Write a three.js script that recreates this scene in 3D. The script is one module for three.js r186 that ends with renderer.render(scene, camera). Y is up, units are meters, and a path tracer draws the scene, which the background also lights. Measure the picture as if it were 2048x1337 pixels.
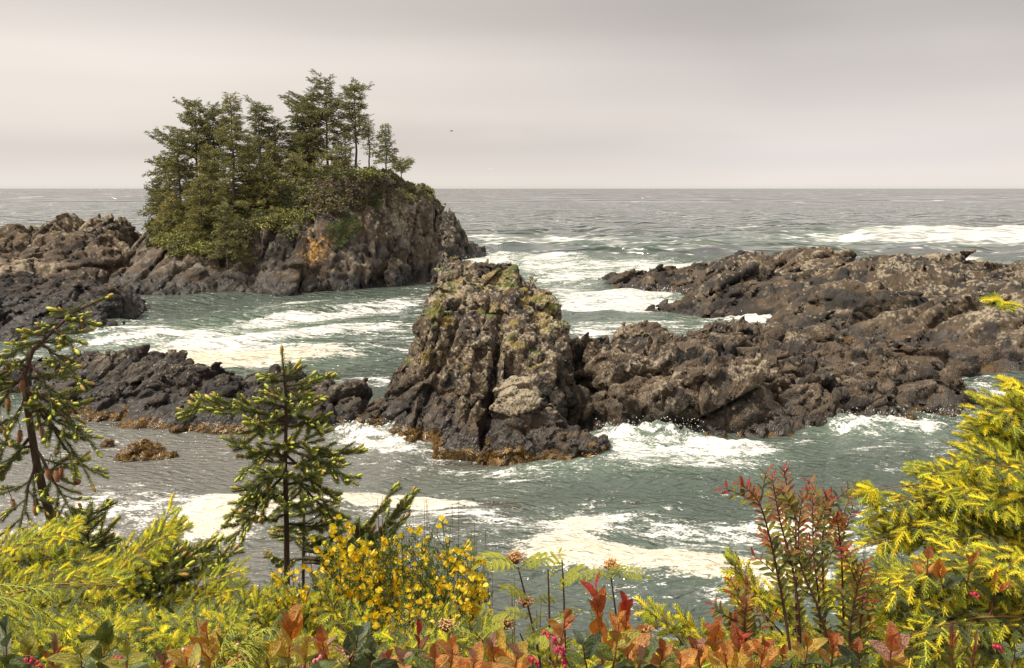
import * as THREE from 'three';
import { mergeGeometries } from 'three/addons/utils/BufferGeometryUtils.js';

// ---------------------------------------------------------------- camera, sky, sun, exposure
const F = 2057, EYE = 12, PITCH = Math.atan((668.5 - 377) / F);
const scene = new THREE.Scene();
const camera = new THREE.PerspectiveCamera(2 * Math.atan(668.5 / F) * 180 / Math.PI, 1024 / 668, 0.1, 60000);
camera.position.set(0, EYE, 0);
camera.rotation.x = -PITCH;

const renderer = new THREE.WebGLRenderer();
renderer.toneMapping = THREE.LinearToneMapping;
renderer.toneMappingExposure = 1.15;
renderer.shadowMap.enabled = true;

const SUN = new THREE.Vector3(-0.56, 1.0, 0.20).normalize();
const sun = new THREE.DirectionalLight(new THREE.Color().setRGB(1.0, 0.915, 0.77), 4.7);
sun.name = 'sun';
sun.position.copy(SUN).multiplyScalar(300);
sun.castShadow = true;
sun.shadow.radius = 5;
sun.shadow.mapSize.set(4096, 4096);
Object.assign(sun.shadow.camera, { left: -90, right: 90, top: 90, bottom: -90, near: 1, far: 700 });
sun.target.position.set(0, 0, -70);
sun.position.add(sun.target.position);
scene.add(sun, sun.target);

// ---------------------------------------------------------------- numbers and noise
let seedState = 12345;
const seed = (s) => { seedState = s | 0; };
const rnd = () => { seedState = (seedState + 0x6d2b79f5) | 0; let t = Math.imul(seedState ^ (seedState >>> 15), 1 | seedState); t = (t + Math.imul(t ^ (t >>> 7), 61 | t)) ^ t; return ((t ^ (t >>> 14)) >>> 0) / 4294967296; };
const rr = (a, b) => a + (b - a) * rnd();
const lerp = (a, b, t) => a + (b - a) * t;
const clamp = (x, a, b) => (x < a ? a : x > b ? b : x);
const sstep = (a, b, x) => { const t = clamp((x - a) / (b - a), 0, 1); return t * t * (3 - 2 * t); };
const mix3 = (a, b, t) => [lerp(a[0], b[0], t), lerp(a[1], b[1], t), lerp(a[2], b[2], t)];
const hsh = (i, j, k, s) => {
  let h = Math.imul(i, 374761393) ^ Math.imul(j, 668265263) ^ Math.imul(k, 1274126177) ^ Math.imul(s, 461845907);
  h = Math.imul(h ^ (h >>> 15), 2246822519); h = Math.imul(h ^ (h >>> 13), 3266489917);
  return (h ^ (h >>> 16)) >>> 0;
};
const h01 = (i, j, k, s) => hsh(i, j, k, s) / 4294967296;
function vnoise(x, y, z, s = 0) {
  const i = Math.floor(x), j = Math.floor(y), k = Math.floor(z);
  let fx = x - i, fy = y - j, fz = z - k;
  fx = fx * fx * (3 - 2 * fx); fy = fy * fy * (3 - 2 * fy); fz = fz * fz * (3 - 2 * fz);
  const l = (a, b, t) => a + (b - a) * t;
  return l(l(l(h01(i, j, k, s), h01(i + 1, j, k, s), fx), l(h01(i, j + 1, k, s), h01(i + 1, j + 1, k, s), fx), fy),
    l(l(h01(i, j, k + 1, s), h01(i + 1, j, k + 1, s), fx), l(h01(i, j + 1, k + 1, s), h01(i + 1, j + 1, k + 1, s), fx), fy), fz);
}
const fbm = (x, y, z, s = 0, o = 4) => { let a = 0.5, t = 0, n = 0; for (let i = 0; i < o; i++) { t += a * vnoise(x, y, z, s + i); n += a; a *= 0.5; x *= 2.03; y *= 2.03; z *= 2.03; } return t / n; };
// blocks: every cell of a jittered lattice is one fracture block with its own tilt and offset
const FC = { gap: 0, id: 0 };
function facet(x, y, z, s) {
  const i0 = Math.floor(x - 0.5), j0 = Math.floor(y - 0.5), k0 = Math.floor(z - 0.5);
  let d1 = 9, d2 = 9, bx = 0, by = 0, bz = 0, bh = 0;
  for (let i = i0; i < i0 + 2; i++) for (let j = j0; j < j0 + 2; j++) for (let k = k0; k < k0 + 2; k++) {
    const h = hsh(i, j, k, s);
    const ex = x - i - 0.5 - ((h & 255) / 255 - 0.5) * 0.72, ey = y - j - 0.5 - (((h >>> 8) & 255) / 255 - 0.5) * 0.72, ez = z - k - 0.5 - (((h >>> 16) & 255) / 255 - 0.5) * 0.72;
    const d = ex * ex + ey * ey + ez * ez;
    if (d < d1) { d2 = d1; d1 = d; bx = ex; by = ey; bz = ez; bh = h; } else if (d < d2) d2 = d;
  }
  FC.gap = Math.sqrt(d2) - Math.sqrt(d1); FC.id = bh;
  const g = Math.imul(bh, 2654435761) >>> 0;
  return ((g & 255) / 255 - 0.5) * 0.75 + bx * (((g >>> 8) & 255) / 255 - 0.5) * 2.0 + by * (((g >>> 16) & 255) / 255 - 0.5) * 2.0 + bz * (((g >>> 24) & 255) / 255 - 0.5) * 2.0;
}
// a point of the place from a bearing in the photograph and its distance ahead; and where that bearing meets the sea
const C8 = Math.cos(PITCH), S8 = Math.sin(PITCH);
function at(px, py, D) { const x = (px - 1024) / F, y = -(py - 668.5) / F, dy = y * C8 - S8, dz = -y * S8 - C8, t = D / -dz; return [x * t, EYE + dy * t, -D]; }
function onSea(px, py) { const x = (px - 1024) / F, y = -(py - 668.5) / F, dy = y * C8 - S8, dz = -y * S8 - C8, t = -EYE / dy; return [x * t, dz * t]; }

// ---------------------------------------------------------------- naming
const taken = {};
const numbered = (name) => { const n = taken[name] = (taken[name] ?? -1) + 1; return n ? name + '_' + String(n).padStart(3, '0') : name; };
function put(o, name, label, category, group, kind) {
  o.name = numbered(name);
  if (kind !== 'structure') o.userData = { label, category };
  if (group) o.userData.group = group;
  if (kind) o.userData.kind = kind;
  o.traverse((m) => { m.castShadow = m.receiveShadow = true; });
  scene.add(o);
  return o;
}
const part = (parent, name, geometry, material, kind) => { const m = new THREE.Mesh(geometry, material); m.name = name; if (kind) m.userData.kind = kind; parent.add(m); return m; };
function buffer(pos, idx, col, uv) {
  const g = new THREE.BufferGeometry();
  g.setAttribute('position', new THREE.BufferAttribute(pos instanceof Float32Array ? pos : new Float32Array(pos), 3));
  if (col) g.setAttribute('color', new THREE.BufferAttribute(col instanceof Float32Array ? col : new Float32Array(col), 3));
  if (uv) g.setAttribute('uv', new THREE.BufferAttribute(uv instanceof Float32Array ? uv : new Float32Array(uv), 2));
  if (idx) g.setIndex(new THREE.BufferAttribute(idx instanceof Uint32Array ? idx : new Uint32Array(idx), 1));
  g.computeVertexNormals();
  return g;
}
const rgb = (r, g, b) => new THREE.Color().setRGB(r, g, b);

// ---------------------------------------------------------------- sky: thin warm overcast, a greyer bank to the right
{
  const w = 1536, h = 768, d = new Float32Array(w * h * 4);
  for (let r = 0; r < h; r++) {
    const el = ((r + 0.5) / h - 0.5) * Math.PI, sy = Math.sin(Math.max(el, 0)), cy = Math.cos(Math.max(el, 0)), e = Math.max(el, 0) * 180 / Math.PI;
    for (let c = 0; c < w; c++) {
      const o = (r * w + c) * 4;
      if (el < -0.02) { d[o] = 0.6; d[o + 1] = 0.55; d[o + 2] = 0.5; d[o + 3] = 1; continue; }
      const ro = ((c + 0.5) / w - 0.5) * 2 * Math.PI, x = Math.cos(ro) * cy, z = Math.sin(ro) * cy;
      const az = Math.atan2(x, -z) * 180 / Math.PI;               // 0 ahead, positive to the right
      const cosS = x * SUN.x + sy * SUN.y + z * SUN.z;
      const n = fbm(x * 6 + 3, sy * 13, z * 6, 71, 4) - 0.5, n2 = fbm(x * 2.6, sy * 6 + 5, z * 2.6, 77, 3) - 0.5;
      const band = Math.exp(-(((e - 2.0 + n * 2) / 1.0) ** 2));     // the slightly darker streak of cloud low over the sea
      const bank = sstep(-16, 24, az + (e - 5) * 3.2 + n2 * 30 + n * 14) * sstep(1.5, 6.5, e + n * 3) * (1 - sstep(110, 170, Math.abs(az)));
      let b = 0.675 + 0.10 * n2 + 0.10 * n - 0.055 * band + 0.15 * (fbm(az * 0.03, e * 0.45, 2, 93, 4) - 0.5) - 0.165 * bank + 0.03 * sstep(4, 40, e) - 0.05 * sstep(5, 10, e);
      b += 0.5 * Math.exp(-Math.acos(clamp(cosS, -1, 1)) * 180 / Math.PI / 22);
      const warm = clamp(0.72 - 0.55 * bank - 0.4 * band * sstep(-14, 16, az) - 0.4 * n2, 0, 1);
      d[o] = b * lerp(1.04, 1.085, warm); d[o + 1] = b * lerp(0.973, 0.985, warm); d[o + 2] = b * lerp(0.95, 0.885, warm); d[o + 3] = 1;
    }
  }
  const t = new THREE.DataTexture(d, w, h, THREE.RGBAFormat, THREE.FloatType);
  t.mapping = THREE.EquirectangularReflectionMapping; t.magFilter = THREE.LinearFilter; t.needsUpdate = true;
  scene.background = t; scene.environment = t;
}

// ---------------------------------------------------------------- sea
// plan of the foam: outlines on the water (bearings of their corners), how thick, and whether it is old cream-coloured scum
const FOAM = [
  [1.0, 1, 345, 1055, 380, 1025, 450, 1005, 520, 1000, 640, 988, 760, 983, 880, 990, 945, 1003, 905, 1015, 800, 1005, 700, 1012, 600, 1025, 520, 1050, 450, 1080, 380, 1078],
  [0.85, 1, -60, 1075, 120, 1056, 250, 1066, 240, 1095, 100, 1112, -60, 1115],
  [0.62, 0, 900, 1008, 980, 1022, 1090, 1050, 1110, 1075, 1030, 1088, 930, 1055, 880, 1020],
  [1.0, 1, 1030, 1108, 1090, 1085, 1130, 1065, 1105, 1045, 1140, 1028, 1200, 1033, 1208, 1058, 1180, 1080, 1260, 1086, 1400, 1094, 1560, 1122, 1620, 1150, 1590, 1205, 1500, 1190, 1400, 1170, 1250, 1156, 1130, 1158, 1030, 1132],
  [0.9, 0, 1680, 1078, 1790, 1066, 1850, 1090, 1800, 1115, 1700, 1112], [0.75, 0, 1500, 1140, 1700, 1150, 1860, 1120, 1900, 1150, 1650, 1195, 1540, 1210],
  [0.5, 0, 1200, 1030, 1450, 1038, 1690, 1026, 1720, 1060, 1500, 1090, 1300, 1082, 1210, 1062], [0.34, 0, 1400, 1170, 1560, 1190, 1500, 1250, 1350, 1205],
  [0.4, 0, 60, 1005, 350, 1000, 340, 1050, 120, 1062], [0.5, 0, 1680, 998, 1900, 985, 1900, 1020, 1690, 1032], [0.42, 0, 1380, 1040, 1500, 1060, 1700, 1050, 1700, 1075, 1450, 1085],
  [0.4, 0, 560, 960, 760, 978, 740, 985, 560, 978],
  [0.8, 0, 680, 872, 760, 876, 835, 884, 830, 905, 760, 912, 690, 902], [0.68, 0, 1195, 876, 1290, 884, 1420, 886, 1530, 896, 1545, 915, 1440, 942, 1270, 955, 1190, 948],
  [0.5, 0, 920, 930, 1050, 938, 1195, 942, 1180, 968, 1080, 978, 980, 955], [0.42, 0, 1000, 962, 1110, 985, 1070, 1000, 980, 985],
  [0.72, 0, 1660, 852, 1760, 836, 1900, 836, 1935, 850, 1850, 866, 1750, 875, 1675, 872], [0.5, 0, 1880, 762, 1960, 757, 2120, 765, 2120, 815, 1950, 838, 1915, 800],
  [0.4, 0, 1540, 885, 1680, 872, 1640, 900, 1545, 915], [0.3, 0, 1380, 950, 1560, 925, 1560, 975, 1400, 985],
  [0.4, 0, 70, 840, 240, 850, 330, 885, 210, 890], [0.36, 0, 1850, 870, 2050, 880, 2050, 910, 1880, 905],
  [0.62, 0, 700, 762, 795, 752, 800, 775, 720, 785], [0.8, 0, 770, 790, 800, 800, 805, 880, 770, 880],
  [0.85, 0, 330, 668, 500, 640, 700, 617, 862, 592, 864, 605, 700, 633, 520, 657, 350, 682], [0.92, 0, 330, 692, 480, 672, 640, 654, 832, 645, 832, 657, 650, 674, 500, 702, 400, 714],
  [1.0, 1, 280, 698, 420, 704, 560, 699, 690, 697, 705, 712, 560, 727, 420, 744, 330, 728], [0.58, 0, 160, 692, 230, 655, 330, 633, 350, 660, 300, 692, 200, 704],
  [0.6, 0, 240, 590, 335, 594, 335, 602, 240, 601], [0.8, 0, 510, 605, 640, 597, 645, 608, 520, 613], [0.7, 0, 230, 548, 270, 550, 280, 566, 190, 562],
  [0.6, 0, 1040, 545, 1240, 533, 1240, 562, 1060, 562], [0.8, 0, 1100, 592, 1200, 585, 1335, 584, 1350, 605, 1250, 626, 1120, 626],
  [1.1, 0, 1225, 578, 1350, 590, 1335, 622, 1270, 632], [0.5, 0, 1110, 640, 1400, 648, 1440, 660, 1200, 682, 1105, 668], [1.1, 0, 1430, 636, 1610, 638, 1610, 654, 1440, 652],
  [1.1, 0, 1524, 598, 1545, 598, 1556, 642, 1530, 642], [0.55, 0, -80, 690, 80, 700, 80, 722, -80, 740], [0.8, 0, -60, 640, 10, 640, 10, 655, -60, 655],
  [0.62, 0, 930, 505, 1000, 490, 1100, 500, 1180, 520, 1430, 522, 1440, 540, 1100, 562, 960, 545, 925, 525], [0.45, 0, 1060, 560, 1230, 560, 1150, 585, 1060, 590],
  [0.5, 0, 840, 545, 880, 540, 1000, 560, 860, 570],
  [0.55, 0, 940, 463, 1000, 468, 1180, 475, 1345, 480, 1345, 492, 1150, 490, 960, 490], [0.72, 0, 1600, 480, 1700, 462, 1800, 453, 2048, 453, 2300, 453, 2300, 487, 1900, 487, 1700, 490],
  [0.7, 0, 1880, 518, 1960, 514, 1975, 524, 1890, 526], [0.6, 0, 190, 458, 270, 463, 270, 472, 200, 472], [0.42, 0, 1240, 492, 1600, 486, 1600, 496, 1260, 502],
].map(([d, cream, ...p]) => { const q = []; for (let i = 0; i < p.length; i += 2) q.push(onSea(p[i], p[i + 1])); return { d, cream, q }; });
// dark drifts of floating weed
const WEED = [[0.8, 0, 900, 990, 1000, 998, 1080, 1010, 1050, 1018, 960, 1012], [0.7, 0, 860, 915, 1000, 912, 980, 925, 880, 928], [0.6, 0, 950, 1055, 1060, 1030, 1100, 1040, 1010, 1062], [0.7, 0, 1210, 1000, 1330, 1006, 1260, 1016]]
  .map(([d, cream, ...p]) => { const q = []; for (let i = 0; i < p.length; i += 2) q.push(onSea(p[i], p[i + 1])); return { d, cream, q }; });

// tiles of noise, looked up fast
function noiseTile(n, s, freq, oct) {
  const a = new Float32Array(n * n), lat = (i, j, p, k) => h01(((i % p) + p) % p, ((j % p) + p) % p, k, s);
  for (let y = 0; y < n; y++) for (let x = 0; x < n; x++) {
    let t = 0, am = 0.5, p = freq, nn = 0;
    for (let o = 0; o < oct; o++) {
      const u = x / n * p, v = y / n * p, i = Math.floor(u), j = Math.floor(v); let fx = u - i, fy = v - j; fx = fx * fx * (3 - 2 * fx); fy = fy * fy * (3 - 2 * fy);
      t += am * lerp(lerp(lat(i, j, p, o), lat(i + 1, j, p, o), fx), lerp(lat(i, j + 1, p, o), lat(i + 1, j + 1, p, o), fx), fy); nn += am; am *= 0.55; p *= 2;
    }
    a[y * n + x] = t / nn;
  }
  return (u, v) => {
    u = (u - Math.floor(u)) * n; v = (v - Math.floor(v)) * n;
    const i = Math.floor(u), j = Math.floor(v), fx = u - i, fy = v - j, i0 = i % n, i1 = (i + 1) % n, j0 = (j % n) * n, j1 = ((j + 1) % n) * n;
    return lerp(lerp(a[j0 + i0], a[j0 + i1], fx), lerp(a[j1 + i0], a[j1 + i1], fx), fy);
  };
}
const nzA = noiseTile(512, 5, 6, 6), nzB = noiseTile(512, 9, 12, 5), nzC = noiseTile(512, 14, 48, 3);

function plan(x0, x1, z0, z1, n, list, blur) {                    // coverage of the outlines on a grid, soft at the rim
  let a = new Float32Array(n * n), cream = new Float32Array(n * n);
  for (const { d, cream: cr, q } of list) {
    let ax = 1e9, bx = -1e9, az = 1e9, bz = -1e9;
    for (const [x, z] of q) { ax = Math.min(ax, x); bx = Math.max(bx, x); az = Math.min(az, z); bz = Math.max(bz, z); }
    const i0 = Math.max(0, Math.floor((ax - x0) / (x1 - x0) * n)), i1 = Math.min(n - 1, Math.ceil((bx - x0) / (x1 - x0) * n)), j0 = Math.max(0, Math.floor((az - z0) / (z1 - z0) * n)), j1 = Math.min(n - 1, Math.ceil((bz - z0) / (z1 - z0) * n));
    for (let j = j0; j <= j1; j++) for (let i = i0; i <= i1; i++) {
      const X = x0 + (i + 0.5) / n * (x1 - x0), Z = z0 + (j + 0.5) / n * (z1 - z0);
      let inn = false;
      for (let k = 0, m = q.length - 1; k < q.length; m = k++) if ((q[k][1] > Z) !== (q[m][1] > Z) && X < (q[m][0] - q[k][0]) * (Z - q[k][1]) / (q[m][1] - q[k][1]) + q[k][0]) inn = !inn;
      if (inn) { a[j * n + i] = Math.max(a[j * n + i], d); if (cr) cream[j * n + i] = 1; }
    }
  }
  const box = (s, r) => {
    for (const [st, ln] of [[1, n], [n, 1]]) {
      const o = new Float32Array(n * n);
      for (let q = 0; q < n; q++) { let v = 0; for (let k = -r; k < n + r; k++) { if (k < n) v += k + r < n ? s[q * ln + (k + r) * st] : 0; if (k - r - 1 >= 0) v -= s[q * ln + (k - r - 1) * st]; if (k >= 0 && k < n) o[q * ln + k * st] = v / (2 * r + 1); } }
      s = o;
    }
    return s;
  };
  const soft = box(box(a, blur), blur), wide = box(box(a, blur * 4), blur * 4), cr = box(cream, blur);
  const look = (s) => (X, Z) => { const u = clamp((X - x0) / (x1 - x0) * n - 0.5, 0, n - 1.001), v = clamp((Z - z0) / (z1 - z0) * n - 0.5, 0, n - 1.001), i = Math.floor(u), j = Math.floor(v), fx = u - i, fy = v - j; return lerp(lerp(s[j * n + i], s[j * n + i + 1], fx), lerp(s[(j + 1) * n + i], s[(j + 1) * n + i + 1], fx), fy); };
  return { soft: look(soft), wide: look(wide), cream: look(cr) };
}
const ZONES = [                                                     // D from, to, half width; each has its own map in metres
  { d0: 14, d1: 62, hw: 46, n: 2048, m: 1024, k: 1 }, { d0: 62, d1: 190, hw: 118, n: 1792, m: 512, k: 2.2 }, { d0: 190, d1: 900, hw: 520, n: 1024, m: 512, k: 7 },
];
const DEEP = [0.080, 0.102, 0.086], POOL = [0.168, 0.163, 0.148], AIR = [0.22, 0.30, 0.225], WHITE = [0.71, 0.705, 0.67], CREAM = [0.76, 0.69, 0.56];
for (const Z of ZONES) {
  const x0 = -Z.hw, x1 = Z.hw, z0 = -Z.d1, z1 = -Z.d0, P = plan(x0, x1, z0, z1, Z.m, FOAM, Z.d0 < 60 ? 8 : 4), Q = plan(x0, x1, z0, z1, 512, WEED, 3), n = Z.n, px = new Uint8Array(n * n * 4);
  Z.P = P;
  for (let j = 0; j < n; j++) for (let i = 0; i < n; i++) {
    const x = x0 + (i + 0.5) / n * (x1 - x0), z = z0 + (j + 0.5) / n * (z1 - z0), k = 1 / Z.k;
    if (Math.abs(x) > -z * 0.57 + 11.5) continue;                  // off the sheet
    const wx = (nzA(x * 0.021 * k, z * 0.021 * k) - 0.5) * 5 * Z.k, wz = (nzA(x * 0.023 * k + 0.4, z * 0.019 * k + 0.7) - 0.5) * 3 * Z.k;
    const cr = P.cream(x, z), dn = P.soft(x + wx * 0.35, z + wz * 0.35) * lerp(Z.d0 < 60 ? 0.82 : 0.94, 1, clamp(cr * 1.5, 0, 1)), wd = P.wide(x + wx, z + wz);
    const streak = nzA((x + wx) * 0.045 * k, (z + wz) * 0.11 * k), fine = nzB((x + wx * 0.5) * 0.16 * k, (z + wz * 0.5) * 0.30 * k), grain = nzC(x * 0.42 * k, z * 0.55 * k);
    const lace = 1 - Math.min(1, Math.abs(nzA((x + wx) * 0.075 * k + 0.3, (z + wz) * 0.13 * k) - 0.5) * 9);   // thin threads between patches
    const pat = (streak * 0.36 + fine * 0.36 + grain * 0.28 - 0.5) * 3.2 + 0.5;
    let c0 = DEEP;
    let f = sstep(0.50, 0.62, pat * 0.74 + dn * 0.82 - 0.25) * sstep(0.02, 0.3, dn + (fine - 0.5) * 0.3);
    f = Math.max(f, sstep(0.60, 0.70, nzC(x * 0.15 * k, z * 0.27 * k) * 0.75 + grain * 0.25 + (fine - 0.5) * 0.2) * sstep(0.12, 0.42, dn + (streak - 0.5) * 0.6) * 0.9);   // flecks
    f = Math.max(f, sstep(0.62, 0.95, lace * (0.35 + grain * 0.9)) * sstep(0.10, 0.5, wd) * 0.75);
    f = Math.max(f, sstep(0.98, 1.14, pat + wd * 0.5) * 0.8);
    if (Z.d0 >= 190) { const sw = nzB(x * 0.0035, z * 0.012); c0 = mix3([0.045, 0.066, 0.062], [0.12, 0.13, 0.112], sstep(0.40, 0.62, sw * 0.6 + nzC(x * 0.002, z * 0.009) * 0.4)); }
    if (Z.d0 >= 190) f = Math.max(f, sstep(0.655, 0.70, fine * 0.5 + grain * 0.5) * 0.8);
    const near = Z.d0 < 60 ? sstep(6, -14, x) * sstep(-58, -48, z) : 0;
    let c = mix3(c0, POOL, near);
    c = mix3(c, AIR, clamp(wd * 1.7 - 0.10, 0, 1) * (Z.d0 < 60 ? 1 - 0.75 * sstep(-44, -38, z) : 1) * (1 - 0.7 * near) * (0.45 + 0.55 * fine));
    c = mix3(c, [0.045, 0.026, 0.014], sstep(0.5, 0.6, fine * 0.6 + grain * 0.4 + (Q.soft(x, z) - 0.5) * 0.5) * sstep(0.05, 0.3, Q.soft(x, z)));
    const w = mix3(WHITE, mix3(CREAM, [0.56, 0.47, 0.33], sstep(0.54, 0.66, fine) * 0.6), cr), v = 0.92 + 0.8 * (grain - 0.5) + 0.7 * (fine - 0.5);
    c = mix3(c, [w[0] * v, w[1] * v, w[2] * v], f);
    const o = (j * n + i) * 4; px[o] = clamp(c[0], 0, 1) * 255; px[o + 1] = clamp(c[1], 0, 1) * 255; px[o + 2] = clamp(c[2], 0, 1) * 255; px[o + 3] = 255;
  }
  const t = new THREE.DataTexture(px, n, n); t.magFilter = THREE.LinearFilter; t.wrapS = t.wrapT = THREE.ClampToEdgeWrapping; t.needsUpdate = true;
  t.repeat.set(1 / (x1 - x0), 1 / (z1 - z0)); t.offset.set(-x0 / (x1 - x0), -z0 / (z1 - z0));
  Z.map = t;
}
// ripples too small for the mesh
const ripple = (n, s, comps, lo, hi, asp) => {
  seed(s); const a = new Float32Array(n * n), cs = [];
  for (let i = 0; i < comps; i++) { const k = Math.round(lo * Math.pow(hi / lo, rnd())), an = rr(-0.9, 0.9); cs.push([Math.round(Math.sin(an) * k), Math.round(Math.cos(an) * k * asp), rr(0, 6.28), 1 / Math.pow(k, 0.9)]); }
  for (let j = 0; j < n; j++) for (let i = 0; i < n; i++) { let v = 0; const wob = nzA(i / n, j / n) * 9; for (const [kx, ky, ph, am] of cs) { const q = Math.sin((kx * i + ky * j) / n * 6.28318 + ph + wob); v += am * (q > 0 ? q : q * 0.7); } a[j * n + i] = v; }
  let lo2 = 1e9, hi2 = -1e9; for (const v of a) { lo2 = Math.min(lo2, v); hi2 = Math.max(hi2, v); }
  const px = new Uint8Array(n * n * 4); for (let i = 0; i < n * n; i++) { const v = (a[i] - lo2) / (hi2 - lo2) * 255; px[i * 4] = px[i * 4 + 1] = px[i * 4 + 2] = v; px[i * 4 + 3] = 255; }
  const t = new THREE.DataTexture(px, n, n); t.wrapS = t.wrapT = THREE.RepeatWrapping; t.magFilter = THREE.LinearFilter; t.needsUpdate = true; return t;
};
const rip = ripple(1024, 41, 46, 7, 60, 1.25);
const bumpOf = (size) => { const t = rip.clone(); t.repeat.set(1 / size, 1 / size); t.needsUpdate = true; return t; };
const farTex = (() => {
  const n = 1024, px = new Uint8Array(n * n * 4);
  for (let j = 0; j < n; j++) for (let i = 0; i < n; i++) {
    const u = i / n, v = j / n, cap = sstep(0.70, 0.74, nzC(u * 2, v) * 0.5 + nzB(u * 3, v * 2) * 0.5), c = mix3(mix3([0.035, 0.048, 0.050], [0.11, 0.108, 0.098], sstep(0.36, 0.64, nzB(u * 2, v * 3) * 0.5 + nzA(u, v * 2) * 0.5)), WHITE, cap), o = (j * n + i) * 4;
    px[o] = c[0] * 255; px[o + 1] = c[1] * 255; px[o + 2] = c[2] * 255; px[o + 3] = 255;
  }
  const t = new THREE.DataTexture(px, n, n); t.wrapS = t.wrapT = THREE.RepeatWrapping; t.magFilter = THREE.LinearFilter; t.repeat.set(1 / 1300, 1 / 1700); t.needsUpdate = true; return t;
})();
const seaMat = (map, size, bump) => new THREE.MeshPhysicalMaterial({ map, roughnessMap: map, roughness: 1, bumpMap: bumpOf(size), bumpScale: bump, ior: 1.33, specularIntensity: 1 });
const SEAMATS = [seaMat(ZONES[0].map, 7, 0.25), seaMat(ZONES[1].map, 17, 0.85), seaMat(ZONES[2].map, 230, 11), seaMat(farTex, 1500, 60)];

seed(907);
const WAVES = [];
for (let i = 0; i < 46; i++) { const L = 0.9 * Math.pow(22 / 0.9, i / 45), an = rr(-0.85, 0.85) + 0.35; WAVES.push({ L, kx: Math.sin(an) * 6.283 / L, kz: Math.cos(an) * 6.283 / L, ph: rr(0, 6.28), a: 0.0068 * Math.pow(L, 0.92) }); }
// white water thrown up against the rocks: place, reach, height
const SURGE = [[735, 884, 2.6, 1.4, 0.55], [800, 876, 1.2, 1.2, 0.45], [1240, 880, 2.0, 1.6, 0.7], [1330, 884, 3.2, 1.3, 0.75], [1420, 900, 3.0, 1.6, 0.4], [1750, 850, 3.6, 1.6, 0.6], [1690, 858, 1.6, 1.0, 0.5], [1880, 842, 2.0, 1.0, 0.35], [1320, 600, 6, 5, 0.8], [1540, 622, 3, 5, 0.9], [1950, 768, 4, 2, 0.5], [1190, 940, 1.6, 0.8, 0.25], [1080, 940, 3, 0.7, 0.2],
  [1520, 645, 6, 2, 0.5], [700, 880, 1, 0.8, 0.4], [960, 535, 9, 8, 0.8], [1000, 552, 12, 6, 0.6], [300, 690, 4, 4, 0.2], [220, 670, 5, 4, 0.35]].map(([px, py, rx, rz, h]) => { const [x, z] = onSea(px, py); return [x, z, rx, rz, h]; });
function eta(x, z, sp) {
  const D = -z, calm = D < 62 ? lerp(1, 0.5, sstep(4, -10, x) * sstep(20, 34, D)) : 1, open = lerp(0.75, 1.7, sstep(90, 260, D));
  const wob = (nzA(x * 0.012, z * 0.012) - 0.5) * 12;
  let y = 0;
  for (const w of WAVES) { const f = sstep(2.2 * sp, 5 * sp, w.L); if (f <= 0) continue; const s = Math.sin(w.kx * x + w.kz * z + w.ph + wob * Math.min(1, 3 / w.L)); y += f * w.a * (s + 0.35 * s * s - 0.17) * (w.L < 4 ? calm : 1); }
  y *= open * (0.55 + 0.9 * nzA(x * 0.007 + 0.2, z * 0.011));
  for (const [sx, sz, rx, rz, h] of SURGE) { const q = ((x - sx) / rx) ** 2 + ((z - sz) / rz) ** 2; if (q < 4) y += h * Math.exp(-q * 1.3) * (0.9 * nzB(x * 0.13, z * 0.13) + 0.6 * nzC(x * 0.05, z * 0.05) + 0.35 * nzC(x * 0.13, z * 0.13) - 0.25); }
  return y;
}
{
  const rows = [], NC = 500;
  for (let s = 800; s > 0.35; s -= s > 6 ? 1.75 : 0.4) rows.push(EYE * 1028 / s);
  for (const Z of ZONES) { let b = 0; rows.forEach((d, i) => { if (Math.abs(d - Z.d1) < Math.abs(rows[b] - Z.d1)) b = i; }); rows[b] = Z.d1; }
  rows.push(45000);
  const pos = new Float32Array(rows.length * NC * 3), uv = new Float32Array(rows.length * NC * 2), groups = [[], [], [], []];
  rows.forEach((D, r) => {
    const hw = 0.57 * D + 11, dz = r ? Math.abs(rows[r] - rows[r - 1]) : 0.2, sp = Math.max(hw * 2 / NC, Math.min(dz, hw * 8 / NC) * 0.6);
    for (let c = 0; c < NC; c++) {
      const x = (c / (NC - 1) * 2 - 1) * hw, o = r * NC + c;
      let y = D < 1500 ? eta(x, -D, sp) : 0;
      if (D < 190) { const Z = D < 62 ? ZONES[0] : ZONES[1], f = Z.P.soft(x, -D), cr = Z.P.cream(x, -D); y += f * (0.02 + 0.1 * nzC(x * 0.11, D * 0.13) * (D < 62 ? 1 : 1.6)) + cr * 0.05; }
      pos[o * 3] = x; pos[o * 3 + 1] = y; pos[o * 3 + 2] = -D; uv[o * 2] = x; uv[o * 2 + 1] = -D;
    }
  });
  for (let r = 0; r + 1 < rows.length; r++) {
    const g = groups[rows[r + 1] <= 62 ? 0 : rows[r + 1] <= 190 ? 1 : rows[r + 1] <= 900 ? 2 : 3];
    for (let c = 0; c + 1 < NC; c++) { const a = r * NC + c; g.push(a, a + 1, a + NC, a + 1, a + NC + 1, a + NC); }
  }
  const g = buffer(pos, groups.flat(), null, uv);
  let s = 0; groups.forEach((a, i) => { g.addGroup(s, a.length, i); s += a.length; });
  put(new THREE.Mesh(g, SEAMATS), 'sea', null, null, null, 'structure');
}

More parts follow.
